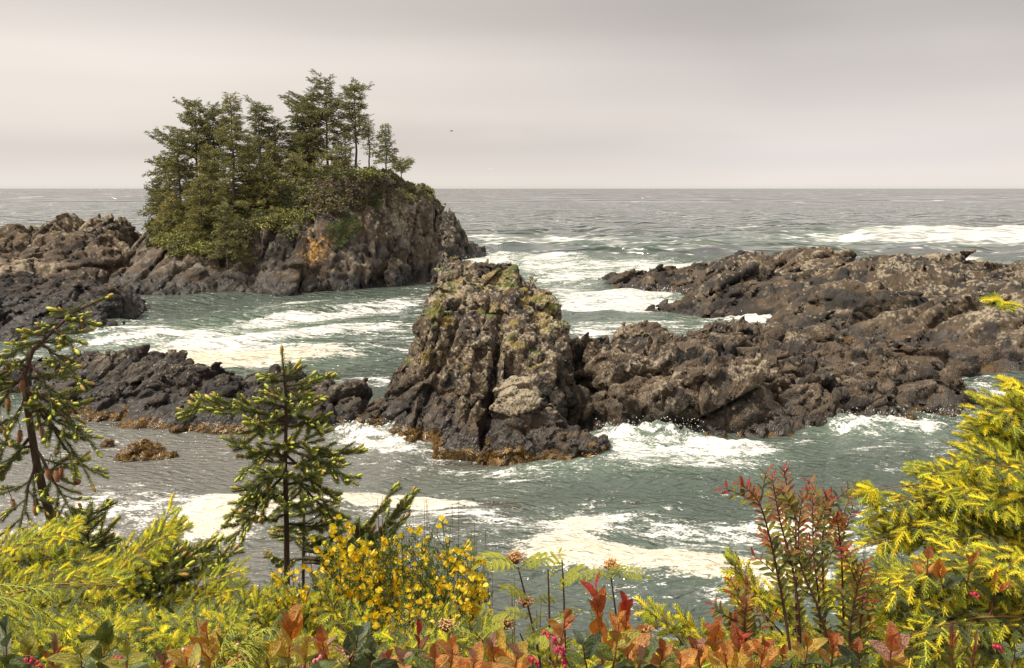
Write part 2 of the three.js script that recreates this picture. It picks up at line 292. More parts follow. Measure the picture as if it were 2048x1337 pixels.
// ---------------------------------------------------------------- rocks
const stoneBump = (() => {                                          // chipped grain of the stone, finer than the mesh
  const n = 512, px = new Uint8Array(n * n * 4), W = (u, v, p, s) => { const i0 = Math.floor(u * p), j0 = Math.floor(v * p); let d1 = 9, id = 0, bx = 0, by = 0; for (let i = i0 - 1; i < i0 + 2; i++) for (let j = j0 - 1; j < j0 + 2; j++) { const h = hsh(((i % p) + p) % p, ((j % p) + p) % p, 0, s), ex = u * p - i - (h & 255) / 255, ey = v * p - j - ((h >>> 8) & 255) / 255, d = ex * ex + ey * ey; if (d < d1) { d1 = d; id = h; bx = ex; by = ey; } } return ((id >>> 16) & 255) / 255 * 0.6 + 0.2 + bx * (((id >>> 24) & 15) / 15 - 0.5) + by * (((id >>> 28) & 15) / 15 - 0.5); };
  for (let j = 0; j < n; j++) for (let i = 0; i < n; i++) { const u = i / n, v = j / n, w = nzB(u, v) * 0.06, k = clamp((W(u + w, v + w, 9, 1) * 0.5 + W(u, v, 23, 2) * 0.3 + nzC(u, v) * 0.3) * 230, 0, 255), o = (j * n + i) * 4; px[o] = px[o + 1] = px[o + 2] = k; px[o + 3] = 255; }
  const t = new THREE.DataTexture(px, n, n); t.wrapS = t.wrapT = THREE.RepeatWrapping; t.magFilter = THREE.LinearFilter; t.repeat.set(1 / 2.6, 1 / 2.6); t.needsUpdate = true; return t;
})();
const dry = new THREE.MeshStandardMaterial({ vertexColors: true, roughness: 0.92, bumpMap: stoneBump, bumpScale: 0.26 }), wet = new THREE.MeshPhysicalMaterial({ vertexColors: true, roughness: 0.42, specularIntensity: 0.8, bumpMap: stoneBump, bumpScale: 0.2 });
// a surface of evenly spaced points over a field of signed distance (surface nets)
function net(o) {
  const [x0, x1, y0, y1, z0, z1] = o.box, c = o.cell, nx = Math.ceil((x1 - x0) / c) + 1, ny = Math.ceil((y1 - y0) / c) + 1, nz = Math.ceil((z1 - z0) / c) + 1;
  const f = new Float32Array(nx * ny * nz), sx = 1, sy = nx, sz = nx * ny, band = o.band ?? 1.4;
  const layers = o.layers, tx = o.grain ?? [0.72, 0.62, 0.25], st = o.stretch ?? 0.40;
  const tl = Math.hypot(...tx), t0 = tx[0] / tl, t1 = tx[1] / tl, t2 = tx[2] / tl;
  let col = null;
  if (o.height) { col = new Float32Array(nx * nz); for (let k = 0; k < nz; k++) for (let i = 0; i < nx; i++) col[k * nx + i] = o.height(x0 + i * c, z0 + k * c); }
  for (let k = 0; k < nz; k++) for (let i = 0; i < nx; i++) {
    const x = x0 + i * c, z = z0 + k * c;
    let h = 0, sl = 1;
    if (col) { h = col[k * nx + i]; const a = col[k * nx + Math.min(nx - 1, i + 2)], b = col[k * nx + Math.max(0, i - 2)], d = col[Math.min(nz - 1, k + 2) * nx + i], e = col[Math.max(0, k - 2) * nx + i]; sl = 1 / Math.sqrt(1 + Math.min(9, ((a - b) / (4 * c)) ** 2 + ((d - e) / (4 * c)) ** 2)); }
    for (let j = 0; j < ny; j++) {
      const y = y0 + j * c, q = k * sz + j * sy + i;
      let v = col ? (y - h) * sl : 1e3;
      if (o.sd) v = Math.min(v, o.sd(x, y, z));
      if (Math.abs(v) < band) {
        const wx = (vnoise(x * 0.3, y * 0.3, z * 0.3, 3) - 0.5) * 0.8, wy = (vnoise(x * 0.3, y * 0.3, z * 0.3, 4) - 0.5) * 0.8;
        const X0 = x + wx, Y0 = y + wy, Z0 = z + wx - wy, al = (X0 * t0 + Y0 * t1 + Z0 * t2) * (st - 1);
        const X = X0 + al * t0, Y = Y0 + al * t1, Z = Z0 + al * t2;
        for (let l = 0; l < layers.length; l++) {
          const [L, A, cr] = layers[l];
          v -= A * facet(X / L, Y / L, Z / L, (o.seed ?? 1) + l * 17);
          if (cr) v += cr * Math.max(0, 1 - FC.gap / 0.12);
          if (Math.abs(v) > layers[l][3]) break;
        }
      }
      f[q] = v;
    }
  }
  const id = new Int32Array(nx * ny * nz).fill(-1), P = [], idx = [];
  const offs = [0, sx, sy, sx + sy, sz, sx + sz, sy + sz, sx + sy + sz], edges = [[0, 1], [2, 3], [4, 5], [6, 7], [0, 2], [1, 3], [4, 6], [5, 7], [0, 4], [1, 5], [2, 6], [3, 7]];
  for (let k = 0; k + 1 < nz; k++) for (let j = 0; j + 1 < ny; j++) for (let i = 0; i + 1 < nx; i++) {
    const q = k * sz + j * sy + i; let m = 0;
    for (let e = 0; e < 8; e++) if (f[q + offs[e]] < 0) m |= 1 << e;
    if (m === 0 || m === 255) continue;
    let X = 0, Y = 0, Z = 0, n = 0;
    for (const [a, b] of edges) {
      if (((m >> a) & 1) === ((m >> b) & 1)) continue;
      const fa = f[q + offs[a]], t = fa / (fa - f[q + offs[b]]);
      X += (a & 1) + ((b & 1) - (a & 1)) * t; Y += ((a >> 1) & 1) + (((b >> 1) & 1) - ((a >> 1) & 1)) * t; Z += (a >> 2) + ((b >> 2) - (a >> 2)) * t; n++;
    }
    id[q] = P.length / 3; P.push(x0 + (i + X / n) * c, y0 + (j + Y / n) * c, z0 + (k + Z / n) * c);
  }
  const quad = (a, b, d, e, flip) => { if (a < 0 || b < 0 || d < 0 || e < 0) return; if (flip) idx.push(a, d, b, b, d, e); else idx.push(a, b, d, b, e, d); };
  for (let k = 1; k + 1 < nz; k++) for (let j = 1; j + 1 < ny; j++) for (let i = 1; i + 1 < nx; i++) {
    const q = k * sz + j * sy + i, s = f[q] < 0;
    if (s !== (f[q + sx] < 0)) quad(id[q - sy - sz], id[q - sz], id[q - sy], id[q], !s);
    if (s !== (f[q + sy] < 0)) quad(id[q - sx - sz], id[q - sx], id[q - sz], id[q], !s);
    if (s !== (f[q + sz] < 0)) quad(id[q - sx - sy], id[q - sy], id[q - sx], id[q], !s);
  }
  const up = new Int32Array(P.length / 3).map((_, i) => i), find = (a) => { while (up[a] !== a) a = up[a] = up[up[a]]; return a; };
  for (let i = 0; i < idx.length; i += 3) { const a = find(idx[i]); up[find(idx[i + 1])] = a; up[find(idx[i + 2])] = a; }
  const size = new Int32Array(P.length / 3); for (let i = 0; i < size.length; i++) size[find(i)]++;
  const g = buffer(new Float32Array(P), idx), n = g.attributes.normal.array, seen = [];
  for (let i = 0; i < idx.length; i += 3) {                        // what lies under water, or faces wholly out to sea, is left off
    const a = idx[i] * 3, b = idx[i + 1] * 3, d = idx[i + 2] * 3;
    if (Math.max(P[a + 1], P[b + 1], P[d + 1]) < -0.45 || size[find(idx[i])] < 300) continue;
    const vx = P[a], vy = P[a + 1] - EYE, vz = P[a + 2], l = Math.hypot(vx, vy, vz);
    if ((n[a] * vx + n[a + 1] * vy + n[a + 2] * vz) / l > 0.62 && !o.whole) continue;
    seen.push(idx[i], idx[i + 1], idx[i + 2]);
  }
  const map = new Int32Array(P.length / 3).fill(-1), Q = [], M = [], uv = [];
  for (let i = 0; i < seen.length; i++) { const v = seen[i]; if (map[v] < 0) { map[v] = Q.length / 3; Q.push(P[v * 3], P[v * 3 + 1], P[v * 3 + 2]); M.push(n[v * 3], n[v * 3 + 1], n[v * 3 + 2]); uv.push(P[v * 3] + P[v * 3 + 2] * 0.55, P[v * 3 + 1] + P[v * 3 + 2] * 0.62); } seen[i] = map[v]; }
  const out = buffer(Q, seen, null, uv);
  out.setAttribute('normal', new THREE.BufferAttribute(new Float32Array(M), 3));
  return out;
}
const DARK = [0.030, 0.026, 0.023], BROWN = [0.098, 0.070, 0.046], GREY = [0.205, 0.162, 0.118], PALE = [0.40, 0.35, 0.27], OCHRE = [0.40, 0.22, 0.055], MOSS = [0.20, 0.145, 0.036], MOSSG = [0.07, 0.095, 0.016], KELP = [0.115, 0.062, 0.014], BLACK = [0.026, 0.024, 0.023];
// what the stone is covered with: mineral blocks, lichen, moss, the black band of the splash zone, rockweed
function paint(g, o) {
  const p = g.attributes.position.array, n = g.attributes.normal.array, N = p.length / 3, c = new Float32Array(N * 3), isWet = new Uint8Array(N);
  for (let i = 0; i < N; i++) {
    const x = p[i * 3], y = p[i * 3 + 1], z = p[i * 3 + 2], up = n[i * 3 + 1], S = o.seed ?? 1, sc = o.scale ?? 1;
    const a = fbm(x * 0.3 / sc, y * 0.5 / sc, z * 0.3 / sc, S + 30, 3), b = fbm(x * 1.7 / sc, y * 1.7 / sc, z * 1.7 / sc, S + 40, 3), d = vnoise(x * 9 / sc, y * 9 / sc, z * 9 / sc, S + 50), fine = vnoise(x * 17 / sc, y * 17 / sc, z * 17 / sc, S + 55);
    facet(x / (1.1 * sc), y / (1.1 * sc), z / (1.1 * sc), S + 60); const blk = (FC.id & 1023) / 1023;
    let k = mix3(o.dark ?? DARK, o.brown ?? BROWN, sstep(0.3, 0.66, a * 0.55 + blk * 0.45 + (o.light ?? 0)));
    k = mix3(k, o.grey ?? GREY, sstep(0.52, 0.74, b * 0.6 + d * 0.2 + a * 0.2 + (o.greyness ?? 0)) * 0.8);
    const lt = o.tide ?? 0.9, tide = lt + (a - 0.5) * 2.4 + (b - 0.5) * 2.2;
    const spot = b * 0.34 + d * 0.3 + fine * 0.36;
    if (o.moss) { const m = sstep(0.50, 0.60, fbm(x * 0.9, y * 0.9, z * 0.9, S + 70, 3) + 0.22 * (up - 0.6) + o.moss(x, y, z)); k = mix3(k, mix3(MOSS, MOSSG, sstep(0.5, 0.62, fbm(x * 0.8, y, z * 0.8, S + 75, 2))), m); }
    const lich = 0.85 * sstep(0.585, 0.64, spot + (o.lichen ? o.lichen(x, y, z) : -0.04) + (a - 0.5) * 0.35) * sstep(tide + 0.1, tide + 0.7, y);
    k = mix3(k, mix3(PALE, [0.30, 0.24, 0.15], d), lich);
    if (o.ochre) k = mix3(k, OCHRE, sstep(0.5, 0.6, spot + o.ochre(x, y, z)));
    if (y < tide) { k = mix3(k, BLACK, 0.72 * sstep(tide, tide - 0.35, y)); isWet[i] = y < tide - 0.2 ? 1 : 0; }
    const w = o.weed ? o.weed(x, y, z) + (b - 0.5) * 0.9 : -1;
    if (w > 0) { k = mix3(k, mix3(KELP, [0.045, 0.028, 0.012], d), sstep(0, 0.15, w)); isWet[i] = 1; }
    const v = 0.74 + 0.30 * d + 0.24 * fine;
    c[i * 3] = k[0] * v; c[i * 3 + 1] = k[1] * v; c[i * 3 + 2] = k[2] * v;
  }
  g.setAttribute('color', new THREE.BufferAttribute(c, 3));
  const I = g.index.array, A = [], B = [];
  for (let i = 0; i < I.length; i += 3) (isWet[I[i]] ? B : A).push(I[i], I[i + 1], I[i + 2]);
  g.setIndex(new THREE.BufferAttribute(new Uint32Array([...A, ...B].length ? A.concat(B) : []), 1));
  g.clearGroups(); g.addGroup(0, A.length, 0); g.addGroup(A.length, B.length, 1);
  return g;
}
// a low reef as a union of worn humps: bearing and height of each top, distance, half width, half depth, squareness
function humps(list, low = -1.3) {
  const H = list.map(([px, py, D, rx, rz, p]) => { const q = at(px, py, D); return [q[0], q[1], q[2], rx, rz, p]; });
  const b = [1e9, -1e9, -0.9, -1e9, 1e9, -1e9];
  for (const [x, y, z, rx, rz] of H) { b[0] = Math.min(b[0], x - rx - 1); b[1] = Math.max(b[1], x + rx + 1); b[3] = Math.max(b[3], y + 1.3); b[4] = Math.min(b[4], z - rz - 1); b[5] = Math.max(b[5], z + rz + 1); }
  const height = (x, z) => {
    let h = low;
    for (const [hx, hy, hz, rx, rz, p] of H) {
      const u = Math.abs(x - hx) / rx, v = Math.abs(z - hz) / rz; if (u > 1.3 || v > 1.3) continue;
      const r = Math.pow(u, 2.2) + Math.pow(v, 2.2), e = low + (hy - low) * (1 - Math.pow(r, p / 2.2)), k = 0.25, m = Math.max(h, e), q = Math.abs(h - e);
      h = m + (q < k ? (k - q) * (k - q) / (4 * k) : 0);
    }
    return h;
  };
  return { box: b, height, H };
}
const LAYERS = [[3.4, 0.72, 0.42, 0.8], [1.3, 0.50, 0.30, 0.42], [0.52, 0.20, 0.07, 0.16], [0.21, 0.075, 0, 9]];
const scaled = (s, k = 1) => LAYERS.map(([L, A, c, b]) => [L * s, A * s * k, c * s * k, b * s + 0.1]);
function reef(name, label, category, list, o, group) {
  const m = humps(list, o.low), g = paint(net({ ...m, layers: LAYERS, ...o, box: o.box ?? m.box }), o);
  const me = put(new THREE.Mesh(g, [dry, wet]), name, label, category, group);
  me.userData.height = undefined; delete me.userData.height;
  return { mesh: me, ...m };
}
const pw = (t, x) => { for (let i = 0; i + 1 < t.length; i++) if (x <= t[i + 1][0] || i + 2 === t.length) { const [a, b] = [t[i], t[i + 1]]; return lerp(a[1], b[1], clamp((x - a[0]) / (b[0] - a[0]), 0, 1)); } };

const tab = (t) => { const lo = t[0][0], hi = t[t.length - 1][0], n = 400, a = new Float32Array(n + 1); for (let i = 0; i <= n; i++) a[i] = pw(t, lo + (hi - lo) * i / n); return (x) => a[clamp(Math.round((x - lo) / (hi - lo) * n), 0, n)]; };

// the sea stack
{
  const XL = [[-1, -6.9], [0.9, -6.5], [1.9, -5.9], [3.5, -5.0], [5.6, -4.45], [6.9, -4.05], [7.9, -3.8], [9, -3.6]], XR = [[-1, 3.3], [1.5, 3.0], [3.5, 2.9], [5.6, 2.5], [6.9, 2.0], [7.7, 1.6], [9, 1.2]];
  const TOP = [[-4.4, 7.5], [-3.8, 7.95], [-3.0, 8.0], [-2.2, 7.7], [-1.0, 7.4], [-0.2, 7.45], [0.2, 7.5], [0.5, 7.2], [1.0, 7.0], [1.7, 6.85], [2.3, 6.2]];
  const fl = tab(XL), fr = tab(XR), ft = tab(TOP);
  const sd = (x, y, z) => {
    const l = fl(y), r = fr(y), cx = (l + r) / 2, hw = (r - l) / 2, D = -z, front = lerp(47.6, 51.2, clamp(y / 7.5, 0, 1)), back = lerp(61, 58.2, clamp(y / 7.5, 0, 1)), cz = (front + back) / 2, hd = (back - front) / 2;
    const u = Math.abs(x - cx) / hw, v = Math.abs(D - cz) / hd, rho = Math.pow(Math.pow(u, 4) + Math.pow(v, 4), 0.25);
    const top = ft(x) - 0.5 * Math.max(0, 55.6 - D) - 0.1 * Math.max(0, D - 57);
    const cut = (cx2, w, d) => d * Math.exp(-(((x - cx2) / w) ** 2)) * sstep(0.3, 1.5, y) * sstep(54, 52, D);    // the long upright joints in its face
    return Math.max((rho - 1) * Math.min(hw, hd), (y - top) * 0.86) + cut(-0.75 + 0.10 * (y - 4), 0.20, 0.8) + cut(-3.6 + 0.42 * (y - 3), 0.16, 0.4);
  };
  const o = { box: [-9.5, 5, -0.9, 9.2, -63, -45.5], cell: 0.085, sd, seed: 11, layers: [[2.9, 0.46, 0.30, 0.9], [1.25, 0.50, 0.26, 0.45], [0.5, 0.21, 0.08, 0.2], [0.2, 0.075, 0, 9]], grain: [0.5, 0.82, 0.1], stretch: 0.66, tide: 1.7, light: 0.0,
    moss: (x, y) => (y > 3.2 ? -0.12 + 0.18 * sstep(4.6, 6.6, y) : -1), lichen: (x, y) => -0.04 + 0.09 * sstep(3, 6.5, y) + 0.06 * sstep(0.5, 2.2, x) * sstep(2.4, 4, y),
    weed: (x, y) => 0.35 - y + 0.3 * sstep(-2, -5, x) };
  put(new THREE.Mesh(paint(net(o), o), [dry, wet]), 'sea_stack', 'tall blocky sea stack with mossy lichen-spotted top rising in the middle of the cove', 'sea stack');
}
const weedy = (h) => (x, y) => h - y;
reef('jagged_rock', 'upright jagged dark slabs leaning at the foot of the sea stack', 'rock', [[925, 783, 47.3, 0.62, 1.5, 1.5], [872, 800, 48.6, 1.6, 2.2, 2.5], [958, 800, 46.8, 0.95, 1.6, 1.8], [825, 850, 48.2, 1.5, 1.8, 2.5], [900, 858, 46.5, 1.5, 1.5, 2.0], [948, 872, 45.7, 1.1, 1.1, 2.3], [985, 850, 46.2, 0.9, 1.2, 2.2]],
  { cell: 0.07, seed: 23, grain: [0.3, 0.93, 0.1], stretch: 0.35, tide: 1.1, weed: (x, y) => 0.55 - y + (x < -3.2 ? 0.25 : -0.35), layers: [[1.8, 0.55, 0.1, 0.6], [0.8, 0.34, 0.1, 0.35], [0.35, 0.14, 0.05, 0.2], [0.15, 0.05, 0, 9]] });
reef('lichen_rock', 'dark boulder with a white lichen crown, right at the foot of the sea stack', 'rock', [[1035, 786, 46.3, 1.8, 1.7, 3.2], [1085, 812, 46.2, 1.6, 1.7, 2.8], [1110, 845, 45.6, 2.4, 1.8, 2.6], [1165, 882, 45.1, 1.6, 1.4, 2.4], [1030, 862, 45.0, 1.9, 1.4, 2.6], [1100, 895, 44.5, 2.6, 1.1, 2.4], [1185, 905, 44.7, 0.9, 0.8, 2.4]],
  { cell: 0.07, seed: 31, tide: 1.3, weed: weedy(0.62), lichen: (x, y) => 0.24 * sstep(1.5, 2.3, y) - 0.03, layers: [[1.9, 0.5, 0.1, 0.6], [0.75, 0.28, 0.1, 0.35], [0.32, 0.14, 0.05, 0.2], [0.14, 0.05, 0, 9]] });
// reefs to the right
reef('rock_reef', 'broad blocky brown reef joining the right side of the sea stack, surf along its front', 'reef', [[1168, 685, 57.5, 2.1, 3.2, 3.8], [1208, 691, 56, 2.2, 3, 3.8], [1300, 655, 62, 3.0, 4, 3.8], [1345, 675, 62, 2.6, 4, 3.8], [1240, 740, 53.4, 2.2, 3, 3.8], [1185, 785, 52.2, 2.2, 2.4, 3.8], [1290, 723, 54.2, 3.2, 3.8, 4.8], [1385, 701, 53.2, 2.6, 4, 4.8], [1350, 785, 51.2, 4.5, 2.7, 4.3], [1450, 741, 52.6, 3.0, 3.6, 4.3], [1400, 671, 60, 3.6, 5, 4.3], [1465, 643, 70, 3.6, 4.5, 3.8], [1560, 662, 69, 4.4, 5, 3.8], [1520, 683, 62, 6, 7, 3.8], [1640, 670, 64, 6, 6, 3.8], [1560, 753, 55, 4.5, 4.2, 3.8], [1640, 740, 57, 5, 5, 3.8], [1740, 727, 60, 5, 5, 3.8], [1805, 750, 58.5, 4.2, 4.2, 3.8], [1865, 782, 57, 2.6, 2.8, 3.8], [1700, 783, 55.2, 5, 3.3, 3.8], [1500, 811, 51.3, 3.5, 2.6, 3.8], [1590, 823, 51.6, 2.6, 1.6, 3.8], [1780, 700, 66, 6, 4, 3.8]],
  { cell: 0.10, seed: 41, grain: [0.5, 0.82, 0.2], stretch: 0.62, tide: 0.75, light: 0.05, greyness: 0.03, lichen: (x, y, z) => -0.06 + 0.05 * sstep(2, 3.4, y), weed: weedy(0.02), low: -1.2 });
reef('rock_reef', 'long rugged far reef at the right edge, ending in a low point on its left', 'reef', [[1243, 552, 136, 5, 5, 2], [1300, 547, 130, 7, 7, 2.5], [1345, 535, 124, 6, 8, 2.5], [1392, 538, 121, 6, 8, 2.5], [1432, 530, 118, 7, 10, 3], [1500, 506, 110, 7, 12, 3], [1610, 508, 108, 8, 12, 3], [1560, 540, 100, 11, 10, 2.5], [1478, 578, 104, 8, 8, 2.2], [1395, 600, 103, 6, 6, 2.2], [1370, 615, 99, 4, 4, 2.2], [1700, 518, 102, 10, 14, 3], [1800, 523, 100, 12, 16, 3], [1920, 531, 98, 13, 16, 3], [2050, 536, 95, 14, 18, 3], [2200, 540, 95, 16, 20, 3], [1700, 578, 90, 10, 10, 2.5], [1830, 598, 84, 10, 11, 2.5], [1962, 606, 78, 8, 9, 3], [2050, 606, 76, 9, 10, 3], [1880, 678, 73, 9, 7, 2.5], [1980, 690, 70, 7, 6, 2.5], [2090, 690, 70, 10, 7, 2.5], [1650, 608, 88, 7, 6, 2.5], [1590, 600, 92, 4, 6, 2.5], [1480, 618, 96.5, 4, 3, 2.2]],
  { cell: 0.215, seed: 53, tide: 0.8, scale: 1.5, layers: scaled(1.35), band: 1.8, light: 0.0, greyness: 0.01, lichen: (x, y, z) => -0.06 + 0.09 * sstep(27, 40, x) + 0.03 * sstep(3, 5, y), weed: (x, y, z) => (x > 24 ? 0.45 : 0.0) - y, low: -1.4 });
// reefs to the left
reef('rock_reef', 'low dark craggy reef lying across the left of the cove behind the young spruce', 'reef', [[60, 735, 62, 4, 4, 3], [110, 716, 62, 4, 4, 3], [170, 706, 63, 4, 5, 3], [250, 702, 62, 3.4, 5, 3], [312, 716, 60, 2.8, 4, 3], [180, 758, 57, 5, 4, 3], [280, 762, 56, 4, 4, 3], [372, 738, 59, 3.2, 4, 3], [440, 752, 58, 1.8, 3.5, 2.5], [505, 752, 57, 2.2, 4, 2.5], [560, 750, 56, 1.8, 3.5, 2.5], [350, 798, 54, 4.5, 3.6, 3], [460, 786, 53.5, 4, 4, 3], [570, 776, 53, 3.4, 3.6, 3], [640, 756, 54, 1.5, 3, 2.5], [690, 770, 53, 1.5, 2.5, 2.5], [648, 836, 50.6, 1.5, 1.6, 2.5], [480, 842, 51, 3, 2.2, 2.5], [400, 848, 51.2, 2, 1.6, 2.5], [560, 848, 50.6, 2.2, 1.7, 2.5]],
  { cell: 0.095, seed: 67, tide: 0.9, layers: scaled(0.8), weed: (x, y, z) => 0.3 - y, greyness: -0.03, grain: [0.6, 0.75, 0.1], dark: [0.030, 0.027, 0.026], brown: [0.070, 0.057, 0.046] });
reef('rock', 'low rock with olive weed on top, standing left of the craggy reef', 'rock', [[150, 806, 54.5, 2.6, 1.7, 2.5], [185, 818, 53.6, 1.6, 1.2, 2.4]], { cell: 0.09, seed: 71, tide: 0.6, weed: weedy(0.55), layers: scaled(0.55) });
reef('rock', 'dark knobbly rock with small cascades between the low reef and the sea stack', 'rock', [[757, 796, 51.4, 1.15, 1.6, 2.5], [733, 828, 50.2, 0.75, 0.9, 2.5], [778, 808, 51.8, 1.0, 1.2, 2.5], [764, 842, 50.2, 1.0, 0.9, 2.5]], { cell: 0.06, seed: 73, tide: 1.3, weed: weedy(0.75), layers: scaled(0.42) });
reef('rock_reef', 'high brown lichen-covered ridge of rock at the left edge, left of the wooded island', 'reef', [[215, 436, 138, 6, 8, 2.5], [130, 441, 138, 6.5, 9, 2.5], [247, 452, 140, 3.6, 7, 2.5], [172, 466, 130, 9, 9, 2.5], [40, 455, 150, 6, 9, 2.5], [-10, 478, 146, 9, 9, 2.5], [90, 497, 125, 11, 10, 2.5], [205, 515, 132, 7, 8, 2.5], [20, 515, 118, 12, 10, 2.5], [238, 532, 138, 3.2, 4, 2.5], [-80, 500, 130, 12, 16, 2.5]],
  { cell: 0.23, seed: 83, tide: 1.4, scale: 1.8, layers: scaled(1.4), band: 1.9, light: 0.08, greyness: 0.04, brown: [0.112, 0.080, 0.056], lichen: (x, y) => -0.05 + 0.06 * sstep(3, 7, y), moss: (x, y) => (y > 4.5 ? -0.17 : -1) });
reef('rock_reef', 'dark sea-worn rocks below the brown ridge at the left edge', 'reef', [[60, 556, 105, 10, 9, 2.8], [150, 570, 101, 8, 7, 2.8], [217, 566, 96, 2.3, 3.6, 4], [190, 590, 95, 3, 3.5, 3], [100, 606, 94, 8, 6, 2.5], [20, 596, 95, 8, 7, 2.8], [196, 634, 89, 4, 3, 2.5], [60, 645, 86, 8, 4.5, 2.5], [120, 655, 84.5, 5, 3, 2.5], [20, 662, 83, 6, 3.4, 2.5], [-70, 600, 98, 10, 14, 3]],
  { cell: 0.16, seed: 89, tide: 2.2, scale: 1.4, layers: scaled(1.05), band: 1.5, greyness: -0.05, dark: [0.026, 0.023, 0.022], brown: [0.062, 0.047, 0.037] });
// single rocks in the water
const smalls = [
  ['weed-covered hump of rock awash in the calm water left of the spruce', [[285, 884, 45.8, 1.5, 1.2, 2.2], [258, 900, 45.6, 1.0, 0.9, 2.2], [325, 904, 45.4, 1.0, 0.8, 2.2]], 4, 0.2],
  ['small dark rock in the white surf left of the sea stack foot', [[788, 868, 48.0, 0.5, 0.45, 2.2]], 0.4, 0.3], ['rounded boulder in breaking surf before the broad brown reef', [[1282, 862, 48.4, 0.8, 0.7, 3], [1262, 878, 48.2, 0.5, 0.5, 2.5]], 0.0, 0.4],
  ['low flat rock washed by surf behind the reef blocks right of the sea stack', [[1272, 674, 81, 1.9, 1.3, 2], [1240, 681, 80, 1.2, 0.8, 2]], 0.2, 0.5], ['pair of small rocks off the point of the far reef', [[1302, 624, 99, 0.9, 0.6, 2.2], [1322, 628, 98, 0.8, 0.6, 2.2]], 0.2, 0.22],
  ['tiny dark rock in the swell beyond the sea stack', [[1015, 511, 183, 0.9, 0.7, 2]], -1, 0.4], ['small dark rock close below the island cliff', [[672, 580, 121, 1.3, 1.0, 2.2]], 0, 0.5], ['leftmost of two rocks awash in foam before the island', [[562, 602, 109.5, 1.2, 0.7, 2]], 0, 0.4], ['rightmost of two rocks awash in foam before the island', [[622, 602, 110, 0.6, 0.5, 2]], 0, 0.4],
  ['thin rock ledge awash in front of the weed-covered hump, toward the left edge', [[214, 880, 48.2, 0.6, 0.4, 2]], 0.9, 0.25], ['brown rocks low in the surf at the end of the broad reef front', [[1485, 868, 49.6, 1.6, 0.9, 2.3], [1425, 872, 49.0, 1.0, 0.8, 2.3]], 0.1, 0.5],
];
for (const [label, list, weed, s] of smalls) reef('rock', label, 'rock', list, { cell: list[0][2] > 90 ? 0.14 : 0.055, seed: 101 + list[0][0], tide: 1.0, weed: weed > -1 ? weedy(weed) : null, layers: scaled(s), low: -0.8, band: 0.9 });
reef('rock_headland', 'dark bare rock hump standing in the surf just right of the wooded island', 'rock', [[884, 426, 172, 4.6, 7, 2.6], [905, 455, 172, 4.0, 6, 2.5], [862, 470, 168, 4, 6, 2.6], [935, 478, 180, 3.6, 5, 2.2], [950, 488, 186, 2.4, 4, 2.2], [855, 520, 152, 4, 4, 2.2], [880, 505, 162, 4, 5, 2.4]],
  { cell: 0.2, seed: 97, tide: 1.6, scale: 1.6, layers: scaled(1.2), band: 1.7, grain: [0.35, 0.9, 0.1], greyness: -0.02, dark: [0.040, 0.036, 0.033], brown: [0.075, 0.064, 0.054] });

// the island
const ISLAND = (() => {
  const XL = [[-1, -55.5], [1.5, -53.5], [5, -49.5], [8, -46], [10, -41], [12, -34], [13.5, -27], [15, -22]], XR = [[-1, -11.0], [3, -11.2], [7, -10.6], [9.5, -10.2], [10.0, -10.9], [11.2, -13.0], [12.4, -15.5], [13.6, -19]];
  const fl = tab(XL), fr = tab(XR);
  const sd = (x, y, z) => {
    const l = fl(y), r = fr(y), cx = (l + r) / 2, hw = (r - l) / 2, D = -z, t = clamp(y / 15, 0, 1), front = lerp(116.5, 134, Math.pow(t, 1.15)) - 1.2 * Math.sin(x * 0.45) * (1 - t), back = lerp(168, 152, t), cz = (front + back) / 2, hd = (back - front) / 2;
    const u = Math.abs(x - cx) / hw, v = Math.abs(D - cz) / hd, rho = Math.pow(Math.pow(u, 2.5) + Math.pow(v, 2.2), 1 / 2.35);
    const cliff = Math.max(Math.hypot((x + 18.6) / 1.0, (D - 139) / 1.25) - (8.3 - 0.05 * y), (y - 10.0 + 0.5 * (x + 10.3)) * 0.88);           // the bluff end of the island
    const butt = Math.max(Math.hypot((x + 27.5) / 1.25, (D - 129) / 1.3) - (7.6 - 0.25 * y), y - 7.2);                                 // the ochre-streaked buttress
    return Math.min(Math.max((rho - 1) * Math.min(hw, hd) * 0.9, y - 13.0 + 0.06 * Math.abs(x + 23)), Math.max(cliff * 0.9, y - 13.0), butt * 0.9);
  };
  const o = { box: [-58, -7.5, -0.9, 16.6, -162, -114], cell: 0.205, sd, seed: 131, band: 2.0, scale: 1.8, layers: [[5.2, 1.15, 0.4, 1.4], [2.1, 0.6, 0.25, 0.7], [0.9, 0.28, 0.08, 0.4], [0.4, 0.1, 0, 9]], grain: [0.3, 0.94, 0.1], stretch: 0.42, tide: 2.3, light: 0.08, greyness: 0.07, grey: [0.23, 0.20, 0.165],
    lichen: (x, y) => -0.06 + 0.06 * sstep(6, 11, y) + (x > -30 && y > 6 ? 0.03 : 0), ochre: (x, y, z) => -0.24 + 0.30 * Math.exp(-(((x + 23.2) / 2.2) ** 2) - (((y - 5.0) / 2.4) ** 2)) };
  const g = paint(net(o), o);
  const mesh = put(new THREE.Mesh(g, [dry, wet]), 'rocky_island', 'steep rocky island with a wooded crown and a bare grey cliff at its right end', 'island');
  return { mesh, g };
})();

